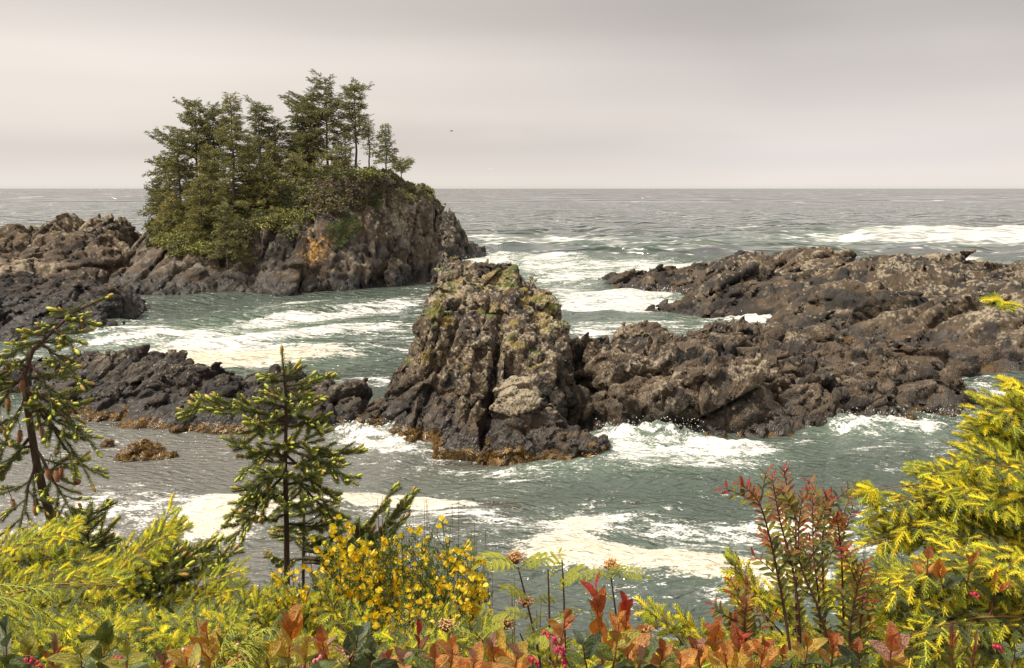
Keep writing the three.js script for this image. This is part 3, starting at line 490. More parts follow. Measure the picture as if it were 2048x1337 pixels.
// ---------------------------------------------------------------- tools for plants
const V = (x, y, z) => new THREE.Vector3(x, y, z), va = (px, py, D) => new THREE.Vector3(...at(px, py, D)), YUP = V(0, 1, 0);
function tube(pts, r0, r1, sides = 5, G = null) {                  // a tapering twig or trunk through points
  const g = G ?? { p: [], i: [] }, n = pts.length; let side = V(1, 0, 0);
  const b = g.p.length / 3, t = V(0, 0, 0), u = V(0, 0, 0);
  for (let k = 0; k < n; k++) {
    t.subVectors(pts[Math.min(n - 1, k + 1)], pts[Math.max(0, k - 1)]).normalize();
    u.crossVectors(t, Math.abs(t.y) < 0.9 ? YUP : V(1, 0, 0)).normalize(); if (k && u.dot(side) < 0) u.negate(); side = u.clone();
    const w = V(0, 0, 0).crossVectors(t, u), r = lerp(r0, r1, k / (n - 1));
    for (let s = 0; s < sides; s++) { const a = s / sides * 6.28318, c = Math.cos(a) * r, q = Math.sin(a) * r; g.p.push(pts[k].x + u.x * c + w.x * q, pts[k].y + u.y * c + w.y * q, pts[k].z + u.z * c + w.z * q); }
    if (k) for (let s = 0; s < sides; s++) { const a = b + (k - 1) * sides + s, c = b + (k - 1) * sides + (s + 1) % sides; g.i.push(a, c, a + sides, c, c + sides, a + sides); }
  }
  return G ? g : buffer(g.p, g.i);
}
const curve = (a, b, sag, n, wob = 0) => { const o = []; for (let i = 0; i <= n; i++) { const t = i / n, p = a.clone().lerp(b, t); p.y += sag * 4 * t * (1 - t); if (wob && i && i < n) p.add(V(rr(-wob, wob), rr(-wob, wob), rr(-wob, wob))); o.push(p); } return o; };
const along = (pts, t) => { const f = clamp(t, 0, 0.9999) * (pts.length - 1), i = Math.floor(f); return { p: pts[i].clone().lerp(pts[i + 1], f - i), d: pts[i + 1].clone().sub(pts[i]).normalize() }; };
const _m = new THREE.Matrix4(), _q = new THREE.Quaternion(), _q2 = new THREE.Quaternion();
function aim(p, dir, roll, sx, sy, sz) { _q.setFromUnitVectors(YUP, dir.clone().normalize()); _q2.setFromAxisAngle(YUP, roll); return new THREE.Matrix4().compose(p, _q.clone().multiply(_q2), V(sx, sy, sz)); }
function flatAim(p, dir, normal, sx, sy, sz) {                      // y along dir, z as near the normal as can be
  const y = dir.clone().normalize(), x = V(0, 0, 0).crossVectors(y, normal).normalize(), z = V(0, 0, 0).crossVectors(x, y);
  return new THREE.Matrix4().makeBasis(x.multiplyScalar(sx), y.multiplyScalar(sy), z.multiplyScalar(sz)).setPosition(p);
}
class Many {
  constructor(geometry, material) { this.g = geometry; this.m = material; this.a = []; this.c = []; }
  add(matrix, color) { this.a.push(matrix); this.c.push(color); }
  build(parent, name) {
    if (!this.a.length) return null;
    const o = new THREE.InstancedMesh(this.g, this.m, this.a.length); o.name = name; o.userData.kind = 'stuff';
    const k = new THREE.Color(); this.a.forEach((m, i) => { o.setMatrixAt(i, m); o.setColorAt(i, k.setRGB(...this.c[i])); });
    parent.add(o); return o;
  }
}
const vary = (c, s = 0.25) => { const v = 1 + rr(-s, s), w = rr(-0.06, 0.06); return [c[0] * (v + w), c[1] * v, c[2] * (v - w)]; };
const leafMat = (rough = 0.75, tr = 0.3) => new THREE.MeshPhysicalMaterial({ color: 0xffffff, roughness: rough, transmission: tr, thickness: 0, side: THREE.DoubleSide });
const needleMat = leafMat(0.7, 0.22), softMat = leafMat(0.85, 0.42);
const barkMat = new THREE.MeshStandardMaterial({ color: rgb(0.075, 0.045, 0.030), roughness: 0.95 }), greyBark = new THREE.MeshStandardMaterial({ color: rgb(0.13, 0.105, 0.085), roughness: 0.95 }), redStem = new THREE.MeshStandardMaterial({ color: rgb(0.075, 0.026, 0.020), roughness: 0.7 }), twigMat = new THREE.MeshStandardMaterial({ color: rgb(0.24, 0.115, 0.035), roughness: 0.85 });
function blade(g, p, d, side, l, w) { const b = g.p.length / 3, m = p.clone().addScaledVector(d, l * 0.45), e = p.clone().addScaledVector(d, l); g.p.push(p.x, p.y, p.z, m.x + side.x * w, m.y + side.y * w, m.z + side.z * w, e.x, e.y, e.z, m.x - side.x * w, m.y - side.y * w, m.z - side.z * w); g.i.push(b, b + 1, b + 2, b, b + 2, b + 3); }
const perp = (d) => V(0, 0, 0).crossVectors(d, Math.abs(d.y) < 0.9 ? YUP : V(1, 0, 0)).normalize();
// a shoot of stiff needles all round, one unit long
function brushGeo(n, len, tilt, w) { const g = { p: [], i: [] }; for (let i = 0; i < n; i++) { const a = i * 2.39996, y = i / n, d = V(Math.cos(a) * Math.sin(tilt), Math.cos(tilt), Math.sin(a) * Math.sin(tilt)).add(V(rr(-0.15, 0.15), rr(-0.15, 0.15), rr(-0.15, 0.15))).normalize(); blade(g, V(0, y, 0), d, V(-Math.sin(a), 0, Math.cos(a)), len * rr(0.8, 1.1) * (y > 0.85 ? 0.8 : 1), w); } tube([V(0, 0, 0), V(0, 1, 0)], 0.05, 0.04, 4, g); return buffer(g.p, g.i); }
// a flat twig with needles in two ranks, one unit long, z up
function combGeo(n, len, w) { const g = { p: [], i: [] }; for (let i = 0; i < n; i++) { const y = 0.03 + i / n * 0.95; for (const s of [-1, 1]) { const d = V(s * rr(0.75, 0.95), rr(0.45, 0.75), rr(-0.1, 0.32)).normalize(); blade(g, V(0, y + rr(-0.015, 0.015), 0), d, perp(d).applyAxisAngle(d, s * 1.2), len * rr(0.7, 1.15) * (y > 0.8 ? 0.8 : 1), w); } if (i % 2) { const d = V(rr(-0.3, 0.3), 0.8, 0.6).normalize(); blade(g, V(0, y, 0), d, V(1, 0, 0), len * 0.6, w); } } for (let k = -1; k < 2; k++) blade(g, V(0, 0.97, 0), V(k * 0.4, 1, 0.1).normalize(), V(0.9, 0, 0.4), len * 0.8, w); tube([V(0, 0, 0), V(0, 1, 0)], 0.012, 0.008, 3, g); return buffer(g.p, g.i); }
// a soft new shoot: needles fanned to the sides and over the top, one unit long, z up
function tuftGeo(n, len, w) {
  const g = { p: [], i: [] };
  for (let i = 0; i < n; i++) { const y = i / n, a = i * 2.39996, d = V(Math.cos(a) * 0.9, 0.55 + 0.7 * y * y, Math.sin(a) * 0.8 + 0.12).normalize(); blade(g, V(0, y * 0.92, -0.10 * y * y), d, V(-Math.sin(a), 0.15, Math.cos(a)).normalize(), len * rr(0.75, 1.1) * (0.75 + 0.5 * Math.sin(y * 2.6)), w); }
  tube([V(0, 0, 0), V(0, 0.3, -0.01), V(0, 0.7, -0.05), V(0, 0.98, -0.1)], 0.07, 0.05, 5, g);
  return buffer(g.p, g.i);
}
// a loose clump of leaf-sized faces, one unit across
function clumpGeo(n, l, w, s) { seed(s); const g = { p: [], i: [] }; for (let i = 0; i < n; i++) { const d = V(rr(-1, 1), rr(-0.35, 1), rr(-1, 1)).normalize(), p = V(rr(-0.32, 0.32), rr(-0.2, 0.25), rr(-0.32, 0.32)); blade(g, p, d, perp(d).applyAxisAngle(d, rr(0, 3.1)), l * rr(0.7, 1.2), w * rr(0.7, 1.2)); } return buffer(g.p, g.i); }
// a drooping fan of conifer foliage, one unit long
function fanGeo(n, s) { seed(s); const g = { p: [], i: [] }; for (let i = 0; i < n; i++) { const y = Math.pow(rnd(), 0.8), sd = i % 2 ? 1 : -1, d = V(sd * rr(0.3, 1), rr(0.3, 0.9), rr(-0.55, 0.3)).normalize(), p = V(sd * rr(0, 0.16) * (1.1 - y), y * 0.8, -0.12 * y * y); blade(g, p, d, perp(d).applyAxisAngle(d, rr(-0.8, 0.8)), rr(0.2, 0.36), rr(0.035, 0.06)); } return buffer(g.p, g.i); }
const at0 = (g, p) => { g.position.copy(p); return g; };
// shift of a thing's children so that its own origin is its base
function grouped(base) { const g = new THREE.Group(); g.position.copy(base); return g; }
const rel = (g, pts) => pts.map((p) => p.clone().sub(g.position));

// ---------------------------------------------------------------- the island's wood and brush
const FANS = [fanGeo(22, 201), fanGeo(22, 202), fanGeo(20, 203)];
const woodMat = new THREE.MeshStandardMaterial({ color: rgb(0.095, 0.078, 0.066), roughness: 0.95 }), fanMat = leafMat(0.9, 0.3);
function spruceTree(o) {
  seed(o.seed);
  const base = va(o.px, o.py, o.D), k = o.D / F, Hh = (o.py - o.top) * k, g = grouped(base), G = { p: [], i: [] }, crown = new Many(FANS[o.seed % 3], fanMat);
  const lean = (o.lean ?? 0) * k, tip = V(lean, Hh, 0), tr = curve(V(0, -1.0, 0), tip, 0, 7, 0.10);
  tube(tr, 0.012 * Hh + 0.06, 0.03, 6, G);
  const L = o.l * k, R = o.r * k, cs = o.cs ?? 0.15, nb = o.n ?? Math.round(Hh * 8 + 14);
  for (let b = 0; b < nb; b++) {
    const t = lerp(cs, 0.985, Math.pow((b + rnd()) / nb, 0.92)), q = along(tr, (t * Hh + 1) / (Hh + 1)), az = b * 2.39996 + rr(-0.5, 0.5), cx = Math.cos(az), cz = Math.sin(az);
    const shape = o.flat ? (0.35 + 0.65 * Math.sin(Math.min(1, (1 - t) * 2.4 + 0.12) * 1.5708)) * (0.75 + 0.25 * Math.sin(t * 9 + o.seed)) : Math.pow(1 - t, 0.8) * 0.92 + 0.06, reach = (cx < 0 ? lerp((L + R) / 2.4, L, -cx) : lerp((L + R) / 2.4, R, cx)) * shape * rr(0.42, 1.22);
    if (reach < 0.12) continue;
    const rise = rr(-0.22, 0.52) * reach * (o.flat ? lerp(0.7, 1.5, t) : t > 0.6 ? 1.2 : 0.5), end = q.p.clone().add(V(cx * reach, rise - (o.flat ? 0 : 0.10 * reach), cz * reach)), limb = curve(q.p, end, rr(-0.06, 0.06) * reach, 4, 0.05);
    tube(limb, 0.018 + 0.018 * reach, 0.012, 3, G);
    if (o.bare && rnd() < o.bare) continue;
    const nf = Math.max(3, Math.round(reach * (o.dense ?? 11)));
    for (let f = 0; f < nf; f++) {
      const s = lerp(t < 0.5 ? 0.36 : 0.15, 1, Math.pow((f + rnd()) / nf, 0.8)), w = along(limb, s), sd = f % 2 ? 1 : -1, d = w.d.clone().multiplyScalar(rr(0.5, 1)).add(V(-cz * sd, 0, cx * sd).multiplyScalar(rr(0.1, 0.9))).add(V(rr(-0.25, 0.05), rr(-0.45, 0.4), 0));
      w.p.y += rr(-0.26, 0.2); w.p.add(V(-cz * sd, 0, cx * sd).multiplyScalar(rr(0, 0.25) * (1 - s * 0.6)));
      const z = rr(0.40, 0.76) * (o.size ?? 1), c = rnd() < (o.young ?? 0.3) ? [0.29, 0.26, 0.065] : [0.15, 0.158, 0.05];
      crown.add(flatAim(w.p, d, V(rr(-0.9, 0.9), 1, rr(-0.2, 1.3)), z, z, z), vary(c, 0.3));
    }
  }
  part(g, 'trunk', buffer(G.p, G.i), woodMat);
  crown.build(g, 'crown');
  return put(g, 'spruce_tree', o.label, 'tree', 'spruces on the island');
}
const TREES = [
  { px: 655, py: 342, top: 164, D: 140, l: 92, r: 42, cs: 0.26, flat: 1, n: 95, seed: 3, label: 'tallest flat-topped spruce on the island, its crown spread to the left' },
  { px: 632, py: 345, top: 196, D: 142, l: 60, r: 34, cs: 0.2, flat: 1, seed: 7, lean: -14, label: 'dense spruce leaning left against the tallest island spruce' },
  { px: 712, py: 340, top: 174, D: 139, l: 46, r: 38, cs: 0.34, flat: 1, n: 85, seed: 12, label: 'tall round-topped spruce right beside the tallest island spruce' },
  { px: 772, py: 345, top: 249, D: 136, l: 33, r: 31, cs: 0.2, flat: 0, seed: 16, dense: 9, label: 'small layered spruce at the right end of the island trees' },
  { px: 739, py: 342, top: 240, D: 137, l: 18, r: 18, cs: 0.3, flat: 1, seed: 18, dense: 6, bare: 0.3, label: 'thin half-bare spruce between the round-topped and the small layered one' },
  { px: 692, py: 342, top: 255, D: 138, l: 16, r: 16, cs: 0.4, flat: 1, seed: 22, dense: 5, bare: 0.5, label: 'slender bare-stemmed spruce between the two tall ones' },
  { px: 472, py: 478, top: 194, D: 127, l: 82, r: 92, cs: 0.2, flat: 0, seed: 24, young: 0.55, dense: 11, label: 'slim-topped spruce in the middle of the left group, trunk bare low down' },
  { px: 398, py: 440, top: 205, D: 134, l: 84, r: 46, cs: 0.12, flat: 1, seed: 28, label: 'spruce with layered branches reaching out to the left side' },
  { px: 432, py: 420, top: 214, D: 137, l: 46, r: 44, cs: 0.15, flat: 1, seed: 33, label: 'spruce just left behind the slim-topped one' },
  { px: 522, py: 365, top: 211, D: 138, l: 42, r: 38, cs: 0.2, flat: 1, seed: 36, label: 'bushy-topped spruce just right of the slim-topped one' },
  { px: 552, py: 355, top: 238, D: 139, l: 34, r: 34, cs: 0.15, flat: 1, seed: 39, dense: 9, label: 'shorter spruce in the dip between the two tree groups' },
  { px: 598, py: 358, top: 232, D: 141, l: 42, r: 40, cs: 0.1, flat: 0, seed: 41, label: 'spruce filling in to the left below the tallest one' },
  { px: 335, py: 445, top: 316, D: 133, l: 46, r: 40, cs: 0.0, flat: 1, seed: 44, young: 0.4, label: 'low spruce at the far left edge of the island wood' },
  { px: 362, py: 460, top: 262, D: 131, l: 62, r: 46, cs: 0.05, flat: 0, seed: 47, young: 0.5, label: 'broad spruce below the one with layered left branches' },
  { px: 405, py: 500, top: 345, D: 124, l: 62, r: 56, cs: 0.0, flat: 0, seed: 51, young: 0.75, label: 'young bright green spruce low on the left slope' },
  { px: 530, py: 440, top: 318, D: 127, l: 50, r: 52, cs: 0.0, flat: 0, seed: 55, young: 0.6, label: 'young spruce right of the bare trunk, above the dark brush' },
  { px: 455, py: 520, top: 400, D: 120, l: 48, r: 46, cs: 0.0, flat: 0, seed: 58, young: 0.4, label: 'lowest young spruce, nearest the water on the front slope' },
  { px: 590, py: 395, top: 312, D: 134, l: 46, r: 50, cs: 0.0, flat: 1, seed: 62, young: 0.6, label: 'spreading young spruce in the gap below the tallest trees' },
  { px: 640, py: 378, top: 330, D: 134, l: 52, r: 56, cs: 0.1, flat: 1, seed: 66, young: 0.5, label: 'flattened spruce hugging the ground under the tallest trees' },
  { px: 802, py: 356, top: 326, D: 134, l: 20, r: 30, cs: 0.45, flat: 1, seed: 69, dense: 9, label: 'stunted umbrella-shaped tree on the cliff edge at the right' },
  { px: 420, py: 455, top: 290, D: 130, l: 50, r: 48, cs: 0.0, flat: 0, seed: 75, young: 0.6, label: 'broad spruce in the middle of the left slope, behind the young bright one' },
  { px: 500, py: 420, top: 275, D: 132, l: 46, r: 44, cs: 0.05, flat: 0, seed: 78, young: 0.5, label: 'spruce filling the wood right behind the bare low trunk' },
  { px: 545, py: 395, top: 282, D: 135, l: 42, r: 46, cs: 0.0, flat: 0, seed: 82, young: 0.55, label: 'spruce below the dip between the two tree groups' },
  { px: 345, py: 480, top: 385, D: 127, l: 44, r: 46, cs: 0.0, flat: 0, seed: 85, young: 0.8, label: 'bright young spruce over the bare rock at the lower left of the wood' },
  { px: 680, py: 355, top: 300, D: 136, l: 46, r: 50, cs: 0.1, flat: 1, seed: 89, young: 0.45, label: 'low wind-flattened spruce between the two tall trunks' },
  { px: 610, py: 352, top: 268, D: 139, l: 44, r: 40, cs: 0.1, flat: 1, seed: 92, label: 'ragged spruce under the left side of the tallest crown' },
  { px: 315, py: 425, top: 372, D: 136, l: 26, r: 26, cs: 0.0, flat: 1, seed: 71, dense: 7, label: 'leftmost scrubby little spruce over the bare rock shoulder' },
];
for (const t of TREES) spruceTree(t);
{
  const clumps = [clumpGeo(15, 0.42, 0.13, 301), clumpGeo(15, 0.5, 0.10, 302)], brushMat = leafMat(0.85, 0.18);
  const green = new Many(clumps[0], brushMat), brown = new Many(clumps[1], brushMat), grass = new Many(clumpGeo(16, 0.75, 0.035, 303), brushMat);
  const LINE = tab([[-53, 9], [-47, 6.6], [-43.5, 4.6], [-38, 3.3], [-33.5, 3.4], [-31, 6.4], [-27, 7.0], [-23.5, 8.0], [-19, 9.6], [-16.5, 10.6], [-13, 10.4], [-9, 10.2]]);
  const p = ISLAND.g.attributes.position.array, n = ISLAND.g.attributes.normal.array, N = p.length / 3;
  seed(555);
  for (let i = 0; i < N; i++) {
    const x = p[i * 3], y = p[i * 3 + 1], z = p[i * 3 + 2];
    const a = fbm(x * 0.35, y * 0.35, z * 0.35, 91, 3), edge = LINE(x) + (a - 0.5) * 4.5, up = n[i * 3 + 1];
    const lawn = Math.exp(-(((x + 20.4) / 1.7) ** 2) - (((y - 6.8) / 2.0) ** 2)) + Math.exp(-(((x + 31.5) / 1.2) ** 2) - (((y - 4.6) / 1.8) ** 2)) * 0.8 + Math.exp(-(((x + 17.2) / 1.0) ** 2) - (((y - 10.3) / 1.2) ** 2)) * 0.7;
    const r = rnd();
    if (lawn + (a - 0.5) > 0.34 && y < edge + 1.5 && r < 0.3) { const s = rr(0.3, 0.65); grass.add(aim(V(x, y + 0.05, z), V(n[i * 3] * 0.6, 1, n[i * 3 + 2] * 0.6), rr(0, 6), s, s, s), vary([0.115, 0.16, 0.028], 0.25)); continue; }
    if (y < edge) continue;
    const heath = sstep(-27, -23, x) * (1 - sstep(-15, -13, x)) * sstep(7.5, 9, y) * (1 - sstep(12.2, 13.6, y)) + (a - 0.5) * 1.2;
    if (r > 0.16 + 0.05 * up) continue;
    const s = rr(0.5, 1.15) * (1 - 0.45 * sstep(-19, -14, x)), h = rr(0, 0.9) * (0.4 + a) * (1 - 0.8 * sstep(-19, -14, x));
    const q = V(x + n[i * 3] * h * 0.7, y + h * 0.8 + 0.1, z + n[i * 3 + 2] * h * 0.7), d = V(n[i * 3] * 0.7 + rr(-0.3, 0.3), 1, n[i * 3 + 2] * 0.7 + rr(-0.3, 0.3));
    if (heath > 0.45) brown.add(aim(q, d, rr(0, 6), s, s * 0.85, s), vary(rnd() < 0.45 ? [0.18, 0.17, 0.05] : [0.18, 0.135, 0.095], 0.3));
    else green.add(aim(q, d, rr(0, 6), s, s * 0.85, s), vary(a > 0.54 ? [0.26, 0.25, 0.06] : a > 0.45 ? [0.18, 0.185, 0.05] : [0.13, 0.13, 0.044], 0.3));
  }
  const A = new THREE.Group(), B = new THREE.Group(), C = new THREE.Group();
  for (const [m, name, label, cat] of [[green, 'island_brush', 'dense green brush covering the crown and left slope of the island', 'brush'], [brown, 'island_heath', 'brownish wind-clipped heath on the right shoulder of the island', 'heath'], [grass, 'island_grass', 'bright green grass tufts on the island ledges beside the ochre streaks', 'grass']]) {
    const o = m.build(scene, name); scene.remove(o); put(o, name, label, cat, null, 'stuff');
  }
}

// ---------------------------------------------------------------- the bluff the plants grow on
const landY = (x, D) => {
  const e = D - 2.3 - 0.25 * Math.sin(x * 0.9);
  let y = 10.38 + (fbm(x * 0.8, 0, D * 0.8, 7, 3) - 0.5) * 0.25;
  if (e > 0) y -= e * 0.82 + 0.03 * e * e;
  return Math.max(y, -1.2);
};
{
  const nx = 70, nd = 70, p = [], c = [], id = [];
  for (let j = 0; j < nd; j++) for (let i = 0; i < nx; i++) {
    const x = (i / (nx - 1) - 0.5) * 34, D = -7 + j / (nd - 1) * 24, y = landY(x, D), n = fbm(x * 2, y, D * 2, 17, 3), k = mix3([0.045, 0.032, 0.02], [0.06, 0.07, 0.022], sstep(0.4, 0.6, n));
    p.push(x, y, -D); c.push(...k);
  }
  for (let j = 0; j + 1 < nd; j++) for (let i = 0; i + 1 < nx; i++) { const a = j * nx + i; id.push(a, a + 1, a + nx, a + 1, a + nx + 1, a + nx); }
  put(new THREE.Mesh(buffer(p, id, c), new THREE.MeshStandardMaterial({ vertexColors: true, roughness: 1, side: THREE.DoubleSide })), 'bluff_ground', null, null, null, 'structure');
}

// ---------------------------------------------------------------- young spruces at the edge of the bluff
seed(61); const BRUSH = brushGeo(100, 0.31, 0.92, 0.017);
const BUD = new THREE.SphereGeometry(0.5, 6, 5).scale(0.42, 1, 0.42).translate(0, 0.42, 0);
const budMat = leafMat(0.6, 0.15);
const CONE = (() => {                                               // overlapping scales on a tapering body
  const g = { p: [], i: [] }; tube([V(0, 0, 0), V(0, 0.2, 0), V(0, 0.7, 0), V(0, 1, 0)], 0.15, 0.10, 7, g);
  for (let k = 0; k < 90; k++) { const y = 0.02 + k / 90 * 0.94, a = k * 2.39996, r = 0.17 * Math.sin(clamp(y * 0.9 + 0.14, 0, 1) * 3.0) + 0.03, d = V(Math.cos(a) * 0.55, 0.8, Math.sin(a) * 0.55).normalize(); blade(g, V(Math.cos(a) * r * 0.8, y, Math.sin(a) * r * 0.8), d, V(-Math.sin(a), 0, Math.cos(a)), 0.17, 0.055); }
  return buffer(g.p, g.i);
})();
const coneMat = new THREE.MeshStandardMaterial({ color: rgb(0.27, 0.115, 0.048), roughness: 0.8, side: THREE.DoubleSide });
// trunk: points from the ground up; limbs: [place on the trunk 0..1, tip, sag]
function youngSpruce(o) {
  seed(o.seed);
  const g = grouped(o.trunk[0]), needles = new Many(BRUSH, needleMat), buds = new Many(BUD, budMat);
  part(g, 'trunk', tube(rel(g, o.trunk), o.r0, 0.004, 7), barkMat);
  const old = [0.095, 0.118, 0.030], mid = [0.21, 0.235, 0.040];
  const clothe = (pts, from, young) => {                            // needles all along a twig
    let L = 0; for (let i = 1; i < pts.length; i++) L += pts[i].distanceTo(pts[i - 1]);
    const seg = 0.055 * o.k, n = Math.max(1, Math.round(L * (1 - from) / seg));
    for (let s = 0; s < n; s++) { const q = along(pts, from + (1 - from) * s / n), w = seg * 1.5, th = seg * rr(1.35, 1.75) * (o.thick ?? 1); needles.add(aim(q.p, q.d, rr(0, 6), th, w, th), vary(mix3(old, mid, clamp(young * 0.7 + s / n * 0.45, 0, 1) * rr(0.5, 1)), 0.22)); }
  };
  const bud = (p, d, s) => buds.add(aim(p, d, 0, s, s, s), vary(rnd() < 0.3 ? [0.48, 0.30, 0.07] : [0.50, 0.54, 0.06], 0.2));
  const budTip = (p, d, big) => { bud(p, d, rr(0.030, 0.042) * o.k * big); for (let k = 0; k < 2; k++) if (rnd() < 0.75) bud(p.clone().addScaledVector(d, -0.012 * o.k), d.clone().add(V(rr(-1, 1), rr(-0.3, 1), rr(-1, 1)).multiplyScalar(0.9)), rr(0.016, 0.024) * o.k * big); };
  const twig = (a, dir, len, depth, G) => {
    const b = a.clone().addScaledVector(dir, len), pts = curve(a, b, -0.06 * len, 4, len * 0.025); tube(pts, 0.0022 + len * 0.008, 0.0016, 4, G);
    clothe(pts, 0.04, depth ? 0.8 : 0.4); budTip(pts[4], along(pts, 0.98).d, 1);
    for (let k = 1; k < 4; k++) if (rnd() < 0.6) { const q = along(pts, k / 4 + rr(-0.08, 0.08)); bud(q.p.clone().add(V(0, 0.006, 0)), q.d.clone().add(V(rr(-1, 1), rr(0, 1.2), rr(-1, 1))), rr(0.016, 0.025) * o.k); }
  };
  const limb = (pts, rich) => {
    const G = { p: [], i: [] }; let L = 0; for (let i = 1; i < pts.length; i++) L += pts[i].distanceTo(pts[i - 1]);
    tube(pts, 0.004 + L * 0.012, 0.002, 5, G); clothe(pts, L > 0.35 * o.k ? 0.22 : 0.04, 0.3); budTip(pts[pts.length - 1], along(pts, 0.98).d, 1.15);
    const n = Math.round(L / (0.042 * o.k) * rich), up = V(0, 1, 0);
    for (let k = 0; k < n; k++) {
      const t = lerp(0.16, 0.93, (k + rnd() * 0.6) / n), q = along(pts, t), lat = V(0, 0, 0).crossVectors(q.d, up).normalize().multiplyScalar(k % 2 ? 1 : -1);
      const d = q.d.clone().multiplyScalar(rr(0.6, 0.9)).addScaledVector(lat, rr(0.45, 0.9)).add(V(0, rr(-0.12, 0.35), 0)).normalize(), len = L * lerp(0.40, 0.12, t) * rr(0.55, 1.15) + 0.025 * o.k;
      twig(q.p, d, Math.min(len, 0.22 * o.k), 1, G);
      if (len > 0.12 * o.k) { const q2 = q.p.clone().addScaledVector(d, len * 0.45); twig(q2, d.clone().add(V(rr(-0.8, 0.8), rr(-0.1, 0.5), rr(-0.8, 0.8))).normalize(), len * 0.42, 1, G); }
    }
    part(g, 'branch', buffer(G.p, G.i), barkMat);
  };
  const tr = rel(g, o.trunk);
  clothe(tr.slice(-3), 0.3, 0.6); budTip(tr[tr.length - 1], along(tr, 0.99).d, 1.2);
  for (let k = 0; k < 6; k++) { const q = along(tr, 1 - 0.02 - k * 0.012); bud(q.p, V(rr(-1, 1), 0.4, rr(-1, 1)), rr(0.018, 0.028) * o.k); }
  for (const [t, tip, sag, rich] of o.limbs) { const a = along(tr, t).p, b = tip.clone().sub(g.position); limb(curve(a, b, sag * a.distanceTo(b), 6, 0.006), rich ?? 1); }
  for (let k = 0; k < o.fill; k++) {                                // the other branches of the whorls
    const t = lerp(o.from, 0.93, (k + rnd()) / o.fill), a = along(tr, t).p, az = k * 2.39996 + rr(-0.3, 0.3), R = o.reach(t) * rr(0.6, 1.1);
    limb(curve(a, a.clone().add(V(Math.cos(az) * R, R * rr(0.08, 0.4), Math.sin(az) * R)), -0.06 * R, 5, 0.006), o.rich ?? 0.85);
  }
  needles.build(g, 'needles'); buds.build(g, 'buds');
  for (const [px, py, D, len, tx] of o.cones ?? []) { const m = part(g, 'cone', CONE, coneMat), p = va(px, py, D).sub(g.position); m.position.copy(p); m.rotation.set(Math.PI + rr(-0.25, 0.25), rr(0, 6), tx ?? rr(-0.25, 0.25)); m.scale.set(len * 1.0, len * 0.9, len * 1.0); part(g, 'cone_stalk', tube([p.clone().add(V(rr(-0.03, 0.03), 0.07, 0)), p.clone().add(V(0, -0.004, 0))], 0.0016, 0.002, 4), barkMat); }
  return put(g, 'young_spruce', o.label, 'tree');
}
const onLand = (px, D) => { const x = (px - 1024) / F * D; return V(x, landY(x, D) - 0.05, -D); };
youngSpruce({ seed: 401, k: 1.12, r0: 0.026, label: 'young spruce standing upright in front of the low reef, bright buds on its tips', trunk: [onLand(590, 6), va(580, 1340, 6), va(574, 1180, 6), va(573, 1050, 6), va(570, 940, 6), va(572, 850, 6), va(571, 790, 6), va(564, 706, 6)], from: 0.42, fill: 24, rich: 0.75,
  reach: (t) => 0.34 * Math.pow(clamp((1 - t) * 2.2, 0, 1), 0.75) + 0.05,
  limbs: [[0.925, va(529, 757, 5.95), 0.0, 0.6], [0.90, va(594, 730, 6.05), -0.1, 0.6], [0.885, va(664, 752, 6.0), 0.02, 0.7], [0.88, va(640, 798, 5.9), -0.05, 0.6], [0.73, va(366, 826, 5.9), 0.10, 1.1], [0.66, va(722, 902, 6.0), -0.08, 1.0], [0.64, va(708, 966, 5.8), 0.03, 1], [0.66, va(478, 955, 5.8), 0.05, 0.9], [0.60, va(455, 1042, 5.9), 0.04, 1], [0.56, va(458, 1092, 5.8), 0.03, 1], [0.62, va(672, 1000, 6.1), -0.03, 1], [0.57, va(684, 1052, 5.9), 0.02, 1], [0.80, va(512, 846, 5.9), 0.04, 0.8], [0.79, va(640, 862, 6.05), 0.04, 0.8], [0.76, va(500, 880, 6.2), 0.04, 0.8]],
  cones: [[510, 922, 5.95, 0.05], [533, 965, 5.85, 0.065]] });
youngSpruce({ seed: 409, k: 1.1, r0: 0.02, label: 'second spruce stem behind the broom, one branch reaching up to the right', trunk: [onLand(640, 6.5), va(615, 1330, 6.5), va(606, 1180, 6.5), va(607, 1080, 6.5), va(608, 990, 6.5)], from: 0.6, fill: 9, reach: (t) => 0.26,
  limbs: [[0.66, va(828, 986, 6.3), -0.16, 1.0], [0.64, va(800, 1050, 6.2), -0.10, 0.9], [0.7, va(786, 978, 6.4), -0.22, 0.7], [0.72, va(690, 1060, 6.3), -0.05, 1]] });
youngSpruce({ seed: 419, k: 1.25, rich: 0.7, r0: 0.02, label: 'dark low spruce with branches fanning right, behind the left yellow-green hemlock', trunk: [onLand(240, 5.2), va(230, 1330, 5.2), va(190, 1200, 5.2), va(158, 1110, 5.2), va(150, 1068, 5.2)], from: 0.55, fill: 12, reach: (t) => 0.28,
  limbs: [[0.62, va(180, 1022, 5.0), 0.14, 1], [0.6, va(318, 1102, 5.1), 0.1, 1.1], [0.55, va(448, 1112, 5.2), 0.02, 1.2], [0.55, va(420, 1086, 5.3), -0.06, 1], [0.5, va(455, 1132, 5.1), -0.02, 1.2], [0.48, va(470, 1190, 5.2), -0.04, 1.2], [0.52, va(360, 1150, 5.0), 0.06, 1.1], [0.45, va(350, 1215, 5.0), 0.02, 1.1]] });
